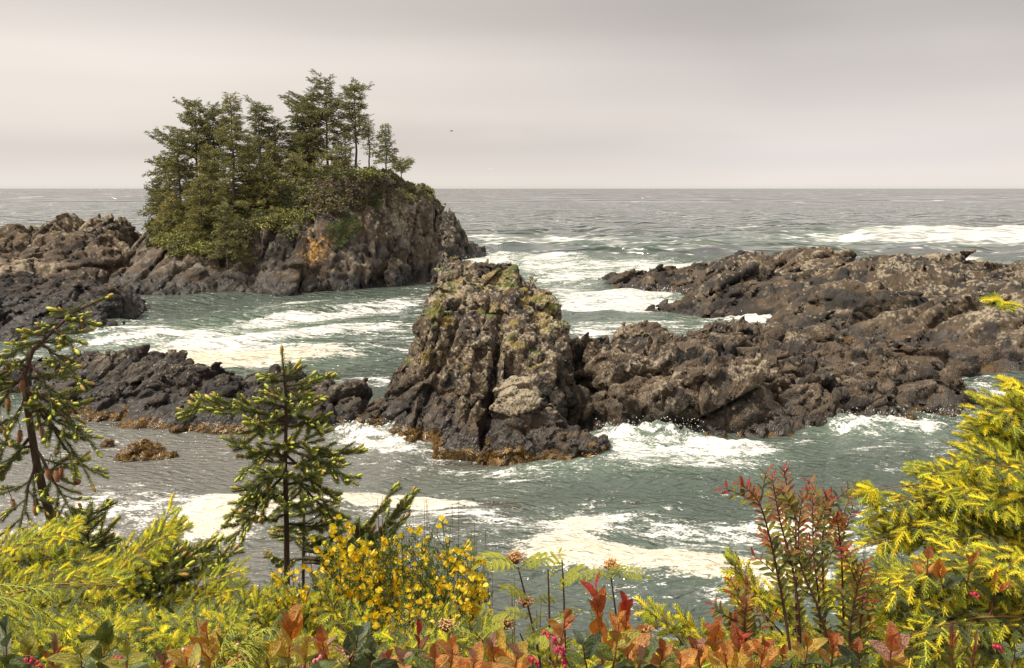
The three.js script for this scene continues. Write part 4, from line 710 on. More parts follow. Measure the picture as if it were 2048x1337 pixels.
youngSpruce({ seed: 431, k: 0.95, r0: 0.03, thick: 0.85, rich: 0.5, label: 'gnarled open spruce hung with brown cones at the left edge', trunk: [onLand(120, 4.6), va(118, 1330, 4.6), va(108, 1130, 4.6), va(104, 1045, 4.6), va(86, 985, 4.6), va(72, 925, 4.6), va(54, 815, 4.6), va(48, 750, 4.6), va(64, 702, 4.6), va(104, 664, 4.6), va(146, 625, 4.6), va(214, 594, 4.6)], from: 0.42, fill: 13,
  reach: (t) => 0.20 * clamp((1 - t) * 3, 0.35, 1),
  limbs: [[0.93, va(108, 620, 4.6), -0.1, 0.6], [0.9, va(180, 652, 4.55), 0.05, 0.9], [0.86, va(58, 672, 4.6), 0.05, 0.8], [0.83, va(150, 700, 4.5), 0.04, 0.9], [0.78, va(0, 722, 4.6), 0.05, 1], [0.76, va(160, 770, 4.5), 0.04, 0.7], [0.72, va(-20, 790, 4.6), 0.05, 1], [0.68, va(150, 868, 4.5), 0.06, 0.9], [0.64, va(-30, 860, 4.6), 0.05, 1], [0.6, va(150, 935, 4.5), 0.08, 0.6], [0.58, va(-10, 930, 4.5), 0.03, 1], [0.55, va(184, 972, 4.4), 0.12, 0.35], [0.5, va(-30, 1010, 4.6), 0.05, 0.9], [0.46, va(30, 1100, 4.4), 0.05, 0.8], [0.48, va(150, 1040, 4.5), 0.04, 0.9], [0.6, va(195, 905, 4.4), 0.08, 0.12]],
  cones: [[40, 862, 4.5, 0.062], [83, 855, 4.45, 0.055], [93, 938, 4.45, 0.058], [111, 940, 4.45, 0.062], [122, 934, 4.5, 0.056], [15, 796, 4.5, 0.055], [119, 684, 4.55, 0.045], [44, 760, 4.5, 0.055], [150, 966, 4.45, 0.06, 1.3], [8, 858, 4.5, 0.05], [24, 1000, 4.5, 0.055], [68, 1010, 4.45, 0.055], [18, 722, 4.5, 0.05]] });

// ---------------------------------------------------------------- hemlocks with bright new growth
seed(71); const COMB = combGeo(17, 0.17, 0.020), COMB2 = combGeo(18, 0.27, 0.021), TUFT = tuftGeo(40, 0.36, 0.040);
const NEW = [0.84, 0.76, 0.03], NEW2 = [0.58, 0.61, 0.045], OLDN = [0.085, 0.11, 0.02];
function hemlock(o) {
  seed(o.seed);
  const g = grouped(o.base), olds = new Many(COMB, needleMat), news = new Many(TUFT, softMat), root = V(0, 0, 0);
  if (o.trunk) part(g, 'trunk', tube(rel(g, o.trunk), o.tr ?? 0.022, 0.005, 6), barkMat);
  for (const [a0, b0, sag, wid, fresh = 0.6, bare = 0] of o.branches) {
    const a = a0.clone().sub(g.position), b = b0.clone().sub(g.position), L = a.distanceTo(b), pts = curve(a, b, sag * L, 8, L * 0.008), G = { p: [], i: [] };
    tube(pts, 0.0018 + L * 0.006, 0.001, 4, G);
    const n = Math.round(L / 0.030), nrm = V(rr(-0.25, 0.25), 1, 0.55 + rr(-0.2, 0.3)).normalize();
    const shoot = (p, d, l) => news.add(flatAim(p.clone().addScaledVector(nrm, 0.004), d.clone().add(V(rr(-0.2, 0.2), rr(-0.22, 0.16), rr(-0.2, 0.2))), nrm.clone().add(V(rr(-0.4, 0.4), 0, rr(-0.4, 0.4))), Math.min(l * 0.95, 0.046), l, Math.min(l * 0.95, 0.046)), vary(rnd() < (o.lime ?? 0.35) ? NEW2 : NEW, 0.27));
    const old = (p, d, l) => olds.add(flatAim(p, d, nrm, l * 1.15, l * 1.1, l * 1.15), vary(OLDN, 0.3));
    for (let k = 0; k < n; k++) {
      const t = lerp(bare ? bare : 0.10, 1.0, (k + rnd() * 0.5) / n), q = along(pts, t), sd = k % 2 ? 1 : -1, lat = V(0, 0, 0).crossVectors(q.d, nrm).normalize().multiplyScalar(sd);
      const len = (wid * lerp(1, 0.32, t) * rr(0.4, 1.15) + 0.015) * (t > 0.95 ? 0.7 : 1), d = q.d.clone().multiplyScalar(rr(0.55, 0.85)).addScaledVector(lat, t > 0.97 ? 0.15 : rr(0.5, 0.85)).add(V(0, rr(-0.15, 0.08), 0)).normalize();
      const e = q.p.clone().addScaledVector(d, len), z = (o.k ?? 1); tube([q.p, e], 0.0011, 0.0008, 3, G);
      for (let s = 0; s < len - 0.01; s += 0.04) old(q.p.clone().addScaledVector(d, s).addScaledVector(nrm, -0.004), d, 0.06);
      if (rnd() < fresh + 0.2) shoot(e.addScaledVector(d, -0.01), d, rr(0.036, 0.062) * z);
      const m = Math.round(len / 0.032);
      for (let s = 0; s < m; s++) for (const w of [-1, 1]) {
        const p3 = q.p.clone().addScaledVector(d, len * (s + 0.4 + rnd() * 0.4) / (m + 0.3)), dl = d.clone().multiplyScalar(0.7).add(V(0, 0, 0).crossVectors(d, nrm).multiplyScalar(w * 0.75)).normalize(), r = rnd();
        if (r < fresh * 0.7) shoot(p3, dl, rr(0.024, 0.046) * z); else if (r < 0.9) old(p3, dl, 0.045);
      }
      if (rnd() < fresh * 0.5) shoot(q.p, q.d, rr(0.03, 0.05) * z);
    }
    part(g, 'branch', buffer(G.p, G.i), twigMat);
  }
  olds.build(g, 'needles'); news.build(g, 'new_growth');
  return put(g, 'hemlock', o.label, 'tree');
}
const sprays = (list, rep, spread, dz) => { const out = []; for (const [ax, ay, bx, by, D, sag, wid, fresh, bare] of list) for (let k = 0; k < rep; k++) { const j = k ? spread : 0, D2 = D + rr(-dz, dz) * (k ? 1 : 0.2); out.push([va(ax + rr(-j, j), ay + rr(-j, j), D2 + 0.15), va(bx + rr(-j, j), by + rr(-j, j), D2), sag, wid, fresh, bare]); } return out; };
seed(811);
hemlock({ seed: 503, base: onLand(2120, 3.4), label: 'hemlock sprays of bright yellow new growth rising along the right edge', trunk: [onLand(2120, 3.4), va(2120, 1200, 3.4), va(2110, 900, 3.4), va(2090, 600, 3.4)],
  branches: [...sprays([[2110, 870, 1962, 808, 3.3, 0.04, 0.06, 0.8], [2110, 900, 1942, 868, 3.3, 0.06, 0.10, 0.8], [2110, 960, 1940, 905, 3.25, 0.07, 0.11, 0.8], [2110, 1000, 1850, 958, 3.25, 0.08, 0.12, 0.75], [2110, 1050, 1752, 1012, 3.2, 0.07, 0.12, 0.75], [2110, 1080, 1790, 1055, 3.2, 0.08, 0.13, 0.75], [2110, 1040, 1880, 990, 3.15, 0.08, 0.13, 0.8], [2110, 970, 1960, 950, 3.15, 0.06, 0.12, 0.8], [2110, 1120, 1742, 1085, 3.2, 0.06, 0.11, 0.7], [2110, 1000, 1990, 1010, 3.05, 0.05, 0.12, 0.85], [2110, 1100, 1900, 1075, 3.1, 0.05, 0.13, 0.8], [2110, 850, 2000, 840, 3.2, 0.04, 0.09, 0.8], [2110, 810, 2025, 790, 3.3, 0.04, 0.06, 0.8]], 3, 22, 0.12),
    ...sprays([[2100, 640, 1992, 604, 3.3, 0.03, 0.008, 0.6, 0.8], [2000, 1010, 1728, 985, 3.2, 0.08, 0.02, 0.8, 0.9]], 1, 0, 0)] });
hemlock({ seed: 509, base: onLand(2080, 2.7), label: 'lower hemlock sprays below the bronze leaves in the right bottom corner', trunk: [onLand(2080, 2.7), va(2080, 1330, 2.7), va(2070, 1120, 2.75)],
  branches: sprays([[2090, 1200, 1740, 1190, 2.8, 0.05, 0.11, 0.6], [2090, 1170, 1800, 1180, 2.75, 0.06, 0.11, 0.65], [2090, 1230, 1830, 1270, 2.7, 0.05, 0.10, 0.6], [2090, 1130, 1985, 1150, 2.7, 0.03, 0.09, 0.8], [2090, 1290, 1800, 1310, 2.65, 0.06, 0.10, 0.5], [2090, 1250, 1940, 1240, 2.7, 0.05, 0.10, 0.55], [2000, 1230, 1700, 1150, 2.9, 0.05, 0.10, 0.65], [1980, 1290, 1640, 1180, 3.0, 0.05, 0.10, 0.65]], 3, 26, 0.12) });
hemlock({ seed: 521, lime: 0.6, base: onLand(-60, 4.0), label: 'yellow-green hemlock spreading over the left bottom corner', trunk: [onLand(-60, 4.0), va(-60, 1337, 4.0), va(-40, 1180, 4.0), va(-50, 1080, 4.0)],
  branches: [...sprays([[-40, 1140, 130, 1075, 4.0, 0.06, 0.11, 0.75], [-40, 1160, 150, 1120, 3.9, 0.07, 0.12, 0.75], [-40, 1200, 220, 1150, 3.9, 0.07, 0.13, 0.7], [-40, 1240, 240, 1200, 3.7, 0.07, 0.13, 0.7], [100, 1250, 362, 1048, 3.9, -0.02, 0.09, 0.75], [120, 1270, 330, 1092, 3.9, 0.02, 0.11, 0.7], [-40, 1280, 260, 1240, 3.6, 0.07, 0.13, 0.65], [-40, 1310, 300, 1270, 3.5, 0.06, 0.13, 0.65], [150, 1330, 470, 1170, 3.8, 0.03, 0.10, 0.6], [200, 1330, 440, 1230, 3.6, 0.05, 0.11, 0.65], [100, 1337, 420, 1290, 3.4, 0.05, 0.11, 0.65], [250, 1350, 520, 1250, 3.6, 0.05, 0.11, 0.6], [300, 1350, 560, 1215, 3.8, 0.04, 0.10, 0.6]], 5, 30, 0.2)] });
hemlock({ seed: 541, lime: 0.5, k: 0.9, base: onLand(760, 3.0), label: 'low hemlock sprays among the bronze leaves, below the broom flowers', trunk: [onLand(760, 3.0), va(760, 1380, 3.05)],
  branches: sprays([[760, 1400, 640, 1190, 3.4, 0.02, 0.09, 0.6], [760, 1400, 900, 1235, 3.2, 0.05, 0.10, 0.6], [700, 1400, 560, 1200, 3.5, 0.03, 0.09, 0.6], [760, 1380, 950, 1290, 3.0, 0.05, 0.10, 0.55], [760, 1380, 860, 1300, 2.9, 0.04, 0.09, 0.6], [620, 1380, 480, 1205, 3.5, 0.03, 0.10, 0.65], [800, 1400, 720, 1240, 3.2, 0.02, 0.09, 0.55], [980, 1400, 1120, 1310, 2.8, 0.04, 0.08, 0.55]], 3, 30, 0.15) });
hemlock({ seed: 547, base: onLand(1500, 3.0), label: 'thin hemlock sprigs beside the red-tipped huckleberry', trunk: [onLand(1500, 3.0), va(1500, 1400, 3.0)],
  branches: [...sprays([[1420, 1400, 1290, 1222, 2.9, 0.12, 0.035, 0.9], [1560, 1290, 1464, 1128, 3.0, 0.04, 0.03, 0.9, 0.5], [1600, 1260, 1505, 1192, 3.0, 0.06, 0.03, 0.9, 0.4], [1500, 1400, 1362, 1242, 3.0, 0.05, 0.03, 0.85, 0.4], [1590, 1300, 1470, 1190, 3.0, 0.05, 0.02, 0.9, 0.8]], 1, 0, 0), ...sprays([[1640, 1350, 1560, 1190, 3.1, 0.02, 0.08, 0.7], [1700, 1350, 1690, 1130, 3.1, 0.02, 0.09, 0.7], [1600, 1380, 1480, 1290, 3.0, 0.04, 0.08, 0.6]], 2, 25, 0.1)] });

// ---------------------------------------------------------------- broom in flower
const FLOWER = [0, 1, 2].map((s) => {                              // pea flower: raised banner, two wings, keel
  seed(900 + s); const g = { p: [], i: [] };
  const petal = (o, d, up, l, w, cup) => { const sd = V(0, 0, 0).crossVectors(d, up).normalize(), b = g.p.length / 3, R = [[0, 0.18], [0.35, 0.85], [0.7, 1], [1, 0.45]]; for (const [t, k] of R) for (const s2 of [-1, 0, 1]) { const p = o.clone().addScaledVector(d, t * l).addScaledVector(sd, s2 * w * k).addScaledVector(up, cup * (s2 ? 1 : 0) * w * k + t * t * l * 0.12); g.p.push(p.x, p.y, p.z); } for (let r = 0; r < 3; r++) for (let c = 0; c < 2; c++) { const a = b + r * 3 + c; g.i.push(a, a + 1, a + 3, a + 1, a + 4, a + 3); } };
  petal(V(0, 0, 0), V(0, 0.75, 0.65 + 0.1 * s).normalize(), V(0, -0.65, 0.75), 0.7, 0.42, 0.25); petal(V(0.06, 0, 0.05), V(0.22, -0.1, 1).normalize(), V(1, 0.3, 0), 0.78, 0.27, -0.3); petal(V(-0.06, 0, 0.05), V(-0.22, -0.1, 1).normalize(), V(-1, 0.3, 0), 0.72, 0.2, -0.3); petal(V(0, -0.04, 0), V(0, -0.32, 1).normalize(), V(0, -1, 0), 0.62, 0.14, -0.5);
  return buffer(g.p, g.i);
});
const broomYellow = [rgb(0.96, 0.77, 0.02), rgb(0.95, 0.69, 0.015), rgb(0.96, 0.81, 0.04)].map((c) => new THREE.MeshPhysicalMaterial({ color: c, roughness: 0.6, transmission: 0.5, thickness: 0, side: THREE.DoubleSide }));
const broomStem = new THREE.MeshStandardMaterial({ color: rgb(0.085, 0.115, 0.022), roughness: 0.8 });
function broom(o) {
  seed(o.seed);
  const base = onLand(o.px, o.D), g = grouped(base), leaves = new Many(clumpGeo(8, 0.55, 0.12, o.seed), needleMat), kD = o.D / F; let flowers = 0;
  for (let s = 0; s < o.stems; s++) {
    const G = { p: [], i: [] }, px = o.px + rr(-0.5, 0.5) * o.w, py = o.top + Math.pow(rnd(), 1.3) * o.h, D = o.D + rr(-0.3, 0.3), tip = va(px, py, D).sub(base), foot = V(rr(-0.08, 0.08) + (px - o.px) * kD * 0.25, rr(0, 0.1), rr(-0.08, 0.08)), pts = curve(foot, tip, 0.02, 8, 0.02);
    tube(pts, 0.006, 0.0012, 5, G); let Lst = 0.01; for (let i = 1; i < pts.length; i++) Lst += pts[i].distanceTo(pts[i - 1]);
    const sub = [pts];
    for (let b = 0; b < 11; b++) { const q = along(pts, rr(1 - 0.34 / Lst, 0.99)), d = q.d.clone().add(V(rr(-0.85, 0.85), rr(-0.2, 0.2), rr(-0.8, 0.8))).normalize(), p2 = curve(q.p, q.p.clone().addScaledVector(d, rr(0.06, 0.2)), 0.01, 4, 0.004); tube(p2, 0.0022, 0.0008, 4, G); sub.push(p2); }
    part(g, 'stem', buffer(G.p, G.i), broomStem);
    sub.forEach((p2, bi) => {
      for (let k = 0; k < (bi ? 4 : 12); k++) { const q = along(p2, bi ? rnd() : rr(1 - 0.45 / Lst, 1)); leaves.add(aim(q.p, q.d, rr(0, 6), 0.018, 0.022, 0.018), vary([0.10, 0.145, 0.028], 0.3)); }
      if (flowers > 290) return;
      const n = bi ? Math.round(rr(0.6, 4) * o.bloom) : Math.round(5 * o.bloom), st = rnd() < 0.25 ? 0.4 : 0;
      for (let k = 0; k < n; k++) {
        const q = along(p2, bi ? lerp(st * 0.3, 0.95, rnd()) : rr(1 - 0.4 / Lst, 0.98)), f = part(g, 'flower', FLOWER[Math.floor(rnd() * 3)], broomYellow[Math.floor(rnd() * 3)]), az = rr(0, 6.28), out = V(Math.cos(az), rr(-0.1, 0.9), Math.sin(az) + 0.45).normalize(), z = rr(0.025, 0.037) * (o.D / 4);
        f.position.copy(q.p).addScaledVector(out, 0.004); f.quaternion.setFromUnitVectors(V(0, 0, 1), out); f.scale.setScalar(z); flowers++;
      }
    });
  }
  leaves.build(g, 'leaves');
  return put(g, 'broom_bush', o.label, 'shrub', 'broom bushes in flower');
}
broom({ px: 690, D: 4.0, w: 120, top: 1068, h: 150, stems: 15, bloom: 1.0, seed: 611, label: 'leftmost tall broom bush with yellow flowers, right of the young spruce' });
broom({ px: 812, D: 3.9, w: 140, top: 1075, h: 160, stems: 16, bloom: 0.95, seed: 617, label: 'middle broom bush with yellow flowers below the dry stalks' });
broom({ px: 915, D: 3.8, w: 130, top: 1108, h: 140, stems: 15, bloom: 1.0, seed: 623, label: 'rightmost broom bush with yellow flowers, next to the mountain ash' });
broom({ px: 585, D: 4.2, w: 130, top: 1160, h: 110, stems: 8, bloom: 0.9, seed: 629, label: 'low broom bush with scattered yellow flowers in front of the spruce trunk' });
broom({ px: 745, D: 4.1, w: 150, top: 1120, h: 130, stems: 13, bloom: 1.1, seed: 661, label: 'broom bush with yellow flowers filling in between the leftmost and the middle one' });
broom({ px: 870, D: 3.6, w: 170, top: 1150, h: 110, stems: 13, bloom: 1.1, seed: 663, label: 'broom bush with yellow flowers in front of the rightmost one' });
broom({ px: 640, D: 3.8, w: 150, top: 1150, h: 110, stems: 11, bloom: 1.0, seed: 667, label: 'broom bush with yellow flowers just right of the spruce trunk foot' });
broom({ px: 800, D: 3.4, w: 230, top: 1205, h: 90, stems: 9, bloom: 1.0, seed: 631, label: 'nearest low broom with yellow flowers just above the hemlock sprays' });

// dry stalks
const strawMat = new THREE.MeshStandardMaterial({ color: rgb(0.155, 0.085, 0.055), roughness: 0.9 });
function stalks(px, D, n, w, top, h, sd, label) {
  seed(sd); const base = onLand(px, D), g = grouped(base);
  for (let k = 0; k < n; k++) { const x = px + rr(-0.5, 0.5) * w, tip = va(x + rr(-14, 14), top + Math.pow(rnd(), 1.2) * h, D + rr(-0.2, 0.2)).sub(base), G = { p: [], i: [] }, pts = curve(V((x - px) * D / F * 0.6, 0, rr(-0.1, 0.1)), tip, 0.01, 6, 0.008); tube(pts, 0.0028, 0.0009, 4, G); for (let b = 0; b < 3; b++) if (rnd() < 0.5) { const q = along(pts, rr(0.6, 0.9)); tube([q.p, q.p.clone().add(V(rr(-0.03, 0.03), rr(0.03, 0.1), rr(-0.02, 0.02)))], 0.001, 0.0006, 3, G); } part(g, 'stalk', buffer(G.p, G.i), strawMat); }
  put(g, 'dry_stalks', label, 'dry grass', 'dry stalks above the broom');
}
stalks(752, 4.3, 8, 50, 985, 120, 641, 'leftmost clump of thin dry stalks, beside the reaching spruce branch');
stalks(822, 4.2, 9, 40, 1015, 100, 643, 'clump of thin dry stalks over the middle broom bush');
stalks(880, 4.2, 13, 60, 1000, 120, 647, 'clump of thin dry stalks leaning left above the broom flowers');
stalks(955, 4.1, 16, 70, 1035, 130, 653, 'rightmost clump of dry stalks, above the rightmost broom bush');
stalks(1050, 3.6, 6, 50, 1150, 90, 659, 'few dry stalks between the mountain ash stems');

// ---------------------------------------------------------------- broad leaves
const veinTex = (() => {                                            // midrib and side veins, as relief and as tone
  const n = 256, mk = () => new Uint8Array(n * n * 4), px = mk(), bp = mk();
  for (let j = 0; j < n; j++) for (let i = 0; i < n; i++) {
    const u = (i + 0.5) / n - 0.5, v = (j + 0.5) / n, au = Math.abs(u), s = (v - au * 0.75) * 8, vein = Math.max(sstep(0.022, 0.006, au), 0.6 * sstep(0.09, 0.02, Math.abs(s - Math.round(s))) * sstep(0.5, 0.1, au)), fine = nzB(u + 0.5, v), blot = nzA(u * 0.7 + 0.2, v * 0.6);
    const t = 0.98 + 0.3 * (fine - 0.5) + 0.9 * (blot - 0.5), o = (j * n + i) * 4; px[o] = clamp(t + 0.12 * vein, 0, 1) * 255; px[o + 1] = clamp(t + 0.16 * vein, 0, 1) * 255; px[o + 2] = clamp(t + 0.10 * vein, 0, 1) * 255; px[o + 3] = 255;
    bp[o] = bp[o + 1] = bp[o + 2] = clamp(0.62 - 0.5 * vein + 0.4 * (fine - 0.5), 0, 1) * 255; bp[o + 3] = 255;
  }
  const t = (a) => { const q = new THREE.DataTexture(a, n, n); q.magFilter = THREE.LinearFilter; q.needsUpdate = true; return q; };
  return [t(px), t(bp)];
})();
function leafGeo(w, fold, bend, tipPow, s) {                        // one unit long, y to the tip, z the upper face
  seed(s); const p = [], uv = [], id = [], R = 7, C = 5;
  for (let r = 0; r < R; r++) { const t = r / (R - 1), hw = w * Math.pow(Math.sin(Math.PI * Math.pow(t, tipPow)), 0.72) + (r === 0 ? 0.012 : 0.002); for (let c = 0; c < C; c++) { const u = c / (C - 1) * 2 - 1; p.push(u * hw + 0.02 * Math.sin(t * 5 + s), t - Math.abs(bend) * 0.12 * t * t, fold * Math.abs(u) * hw - bend * t * t * 0.5 + 0.016 * Math.sin(t * 13 + u * 3 + s)); uv.push(u * 0.5 + 0.5, t); } }
  for (let r = 0; r + 1 < R; r++) for (let c = 0; c + 1 < C; c++) { const a = r * C + c; id.push(a, a + 1, a + C, a + 1, a + C + 1, a + C); }
  return buffer(p, id, null, uv);
}
const SALAL = [leafGeo(0.26, 0.35, 0.25, 0.85, 1), leafGeo(0.29, 0.5, 0.1, 0.85, 2), leafGeo(0.24, 0.25, 0.45, 0.9, 3), leafGeo(0.27, 0.7, -0.15, 0.88, 4)], SLIM = [leafGeo(0.15, 0.6, 0.1, 0.9, 5), leafGeo(0.13, 0.9, -0.1, 0.95, 6)], OVAL = [leafGeo(0.175, 0.3, 0.15, 0.9, 7), leafGeo(0.16, 0.5, 0.3, 0.95, 8)], LANCE = [leafGeo(0.14, 0.4, 0.15, 0.85, 9), leafGeo(0.125, 0.3, 0.25, 0.85, 10)];
const broad = (r, g, b, tr = 0.42) => new THREE.MeshPhysicalMaterial({ color: rgb(r, g, b), map: veinTex[0], bumpMap: veinTex[1], bumpScale: 0.012, roughness: 0.38, transmission: tr, thickness: 0, side: THREE.DoubleSide });
const LEAF = { green: broad(0.17, 0.225, 0.04), olive: broad(0.46, 0.42, 0.05), deep: broad(0.055, 0.085, 0.024), pale: broad(0.22, 0.27, 0.16), bronze: broad(0.68, 0.31, 0.07), orange: broad(0.80, 0.36, 0.07), rust: broad(0.62, 0.20, 0.055), gold: broad(0.66, 0.43, 0.055), pink: broad(0.62, 0.35, 0.26), red: broad(0.68, 0.07, 0.04), crimson: broad(0.78, 0.10, 0.06), lime: broad(0.60, 0.62, 0.05, 0.45) };
const URN = new THREE.LatheGeometry([[0, 0], [0.28, 0.06], [0.36, 0.3], [0.3, 0.6], [0.16, 0.82], [0.22, 0.95], [0.14, 0.9]].map(([x, y]) => new THREE.Vector2(x, y)), 8);
const urnMat = [new THREE.MeshPhysicalMaterial({ color: rgb(0.78, 0.40, 0.37), roughness: 0.55 }), new THREE.MeshPhysicalMaterial({ color: rgb(0.46, 0.02, 0.07), roughness: 0.55 }), new THREE.MeshPhysicalMaterial({ color: rgb(0.72, 0.22, 0.26), roughness: 0.55 })];
const salalStem = new THREE.MeshStandardMaterial({ color: rgb(0.26, 0.07, 0.05), roughness: 0.7 });
// shoots: [foot px, foot py, tip px, tip py, distance, number of leaves, leaf length m, palette, how far the leaves open, slim]
function salal(label, shoots, blossoms, sd) {
  seed(sd);
  const [fx, , , , D0] = shoots[0], base = onLand(fx, D0), g = grouped(base);
  for (const [ax, ay, bx, by, D, n, len, pal, open = 0.75, slim] of shoots) {
    const a = va(ax, ay, D).sub(base), b = va(bx, by, D - 0.04).sub(base), low = V(a.x * 0.4, Math.min(a.y, 0), a.z * 0.5), pts = [low, low.clone().lerp(a, 0.6), ...curve(a, b, 0, 4, 0.003)];
    part(g, 'stem', tube(pts, 0.0035, 0.0015, 5), salalStem);
    const up = curve(a, b, 0, 3);
    for (let k = 0; k < n; k++) {
      const t = n > 1 ? k / (n - 1) : 0.5, q = along(up, t), az = k * 2.39996 + ax * 0.37, e = open * lerp(1.15, 0.42, t), dir = q.d.clone().multiplyScalar(Math.cos(e)).add(V(Math.cos(az), 0.05, Math.sin(az) * 0.8).multiplyScalar(Math.sin(e))).normalize();
      const m = part(g, 'leaf', (slim ? SLIM : SALAL)[Math.floor(rnd() * (slim ? 2 : 4))], LEAF[pal[Math.min(pal.length - 1, Math.floor(t * pal.length))]]), z = len * lerp(1.08, 0.62, t * t) * rr(0.82, 1.12);
      const nrm = q.d.clone().multiplyScalar(0.8).add(V(-Math.cos(az), 0.35, -Math.sin(az))).add(V(rr(-0.35, 0.35), rr(-0.2, 0.3), rr(0, 0.5)));
      m.applyMatrix4(flatAim(q.p, dir.add(V(rr(-0.18, 0.18), rr(-0.25, 0.12), rr(-0.15, 0.15))), nrm, z * rr(0.75, 1.15), z, z * rr(0.6, 1.6)));
    }
  }
  for (const [ax, ay, bx, by, D, n, kind] of blossoms ?? []) {
    const a = va(ax, ay, D).sub(base), b = va(bx, by, D).sub(base), pts = curve(a, b, 0.15 * a.distanceTo(b), 5, 0.003); part(g, 'flower_stalk', tube(pts, 0.0015, 0.001, 4), salalStem);
    for (let k = 0; k < n; k++) { const q = along(pts, (k + 0.4) / n), m = part(g, 'blossom', URN, urnMat[kind]), z = rr(0.009, 0.013); m.applyMatrix4(aim(q.p.add(V(rr(-0.006, 0.006), -0.003, rr(-0.003, 0.008))), V(rr(-0.7, 0.7), -1, rr(0, 0.8)), rr(0, 6), z, z, z)); }
  }
  put(g, 'salal', label, 'shrub', 'salal along the bluff edge');
}
const BR = ['bronze', 'orange', 'bronze', 'rust', 'red'], OR = ['gold', 'orange', 'bronze', 'orange', 'rust'], GR = ['green', 'green', 'olive', 'olive'], PK = ['olive', 'pink', 'orange', 'pink', 'rust'], DG = ['deep', 'green', 'deep', 'pale'];
salal('salal with big bronze leaves and dark red tips, tallest in the bottom middle', [[1205, 1330, 1192, 1180, 2.4, 9, 0.085, BR, 0.55], [1255, 1330, 1252, 1215, 2.35, 8, 0.085, ['bronze', 'orange', 'bronze', 'rust', 'red'], 0.6], [1225, 1340, 1238, 1250, 2.3, 6, 0.085, ['green', 'olive', 'bronze', 'orange'], 0.9], [1175, 1345, 1165, 1290, 2.3, 5, 0.08, DG, 0.9], [1110, 1335, 1130, 1240, 2.45, 6, 0.075, ['pink', 'bronze', 'orange', 'rust'], 0.6]], [[1140, 1335, 1085, 1255, 2.3, 11, 1], [1130, 1330, 1120, 1285, 2.28, 8, 1], [1280, 1330, 1300, 1280, 2.3, 4, 2]], 701);
salal('low green and bronze salal between the tall bronze clump and the orange one', [[1320, 1350, 1325, 1305, 2.35, 6, 0.07, ['green', 'bronze', 'rust'], 0.85], [1360, 1352, 1362, 1318, 2.3, 6, 0.065, ['olive', 'orange', 'bronze'], 0.9], [1275, 1355, 1282, 1322, 2.28, 5, 0.07, ['deep', 'green', 'pink'], 0.9]], [], 763);
salal('green and gold salal along the bottom edge left of the pinkish tips', [[610, 1352, 612, 1310, 2.3, 6, 0.08, ['green', 'olive', 'gold'], 0.85], [800, 1355, 806, 1318, 2.28, 6, 0.075, ['deep', 'green', 'orange', 'pink'], 0.8], [250, 1355, 255, 1315, 2.3, 6, 0.08, ['green', 'olive', 'olive'], 0.9], [380, 1355, 372, 1318, 2.28, 6, 0.075, ['olive', 'gold', 'orange'], 0.85]], [], 767);
salal('orange and pink salal tips along the bottom edge below the flower heads', [[1030, 1352, 1035, 1312, 2.3, 6, 0.075, ['orange', 'gold', 'pink'], 0.8], [945, 1355, 950, 1322, 2.25, 6, 0.075, ['bronze', 'orange', 'pink'], 0.85], [870, 1355, 868, 1318, 2.26, 5, 0.07, ['green', 'orange', 'rust'], 0.8]], [[1085, 1345, 1060, 1310, 2.25, 8, 1]], 771);
salal('orange and bronze salal left of the huckleberry stems at the bottom edge', [[1430, 1340, 1432, 1262, 2.4, 8, 0.075, OR, 0.7], [1480, 1340, 1478, 1280, 2.4, 7, 0.075, BR, 0.7], [1400, 1345, 1392, 1290, 2.35, 6, 0.07, ['orange', 'bronze', 'rust', 'pink'], 0.7], [1520, 1345, 1530, 1295, 2.35, 6, 0.07, OR, 0.8], [1455, 1350, 1450, 1305, 2.3, 6, 0.075, ['gold', 'orange', 'bronze'], 0.9]], [], 709);
salal('golden olive salal with pink bells under the spruce', [[575, 1345, 582, 1245, 2.45, 9, 0.09, ['olive', 'gold', 'gold', 'orange', 'bronze'], 0.6], [545, 1350, 520, 1290, 2.4, 6, 0.085, ['olive', 'gold', 'olive'], 0.9], [420, 1345, 412, 1265, 2.4, 7, 0.08, ['gold', 'orange', 'gold', 'bronze'], 0.65], [455, 1350, 440, 1290, 2.4, 5, 0.08, ['orange', 'gold', 'green'], 0.8]], [[500, 1330, 470, 1282, 2.35, 9, 0], [405, 1330, 365, 1290, 2.35, 9, 0], [600, 1335, 650, 1310, 2.35, 10, 2]], 719);
salal('dark green salal with a pale upright leaf left of the bronze clump', [[695, 1350, 715, 1275, 2.4, 7, 0.085, ['deep', 'deep', 'green', 'green', 'pale'], 0.85], [660, 1345, 645, 1285, 2.4, 6, 0.075, PK, 0.7], [740, 1350, 742, 1300, 2.4, 5, 0.075, ['green', 'deep', 'pale'], 0.8]], [[620, 1337, 600, 1300, 2.35, 8, 2], [700, 1310, 660, 1290, 2.38, 6, 0]], 727);
salal('pinkish orange salal tips at the bottom edge below the broom', [[835, 1350, 838, 1270, 2.4, 5, 0.075, ['orange', 'rust', 'pink', 'red'], 0.5, 1], [900, 1350, 905, 1300, 2.35, 6, 0.085, ['orange', 'bronze', 'pink', 'orange'], 0.65], [985, 1350, 985, 1295, 2.35, 6, 0.085, ['orange', 'gold', 'bronze', 'pink'], 0.65], [770, 1355, 778, 1320, 2.35, 5, 0.07, PK, 0.6]], [], 733);
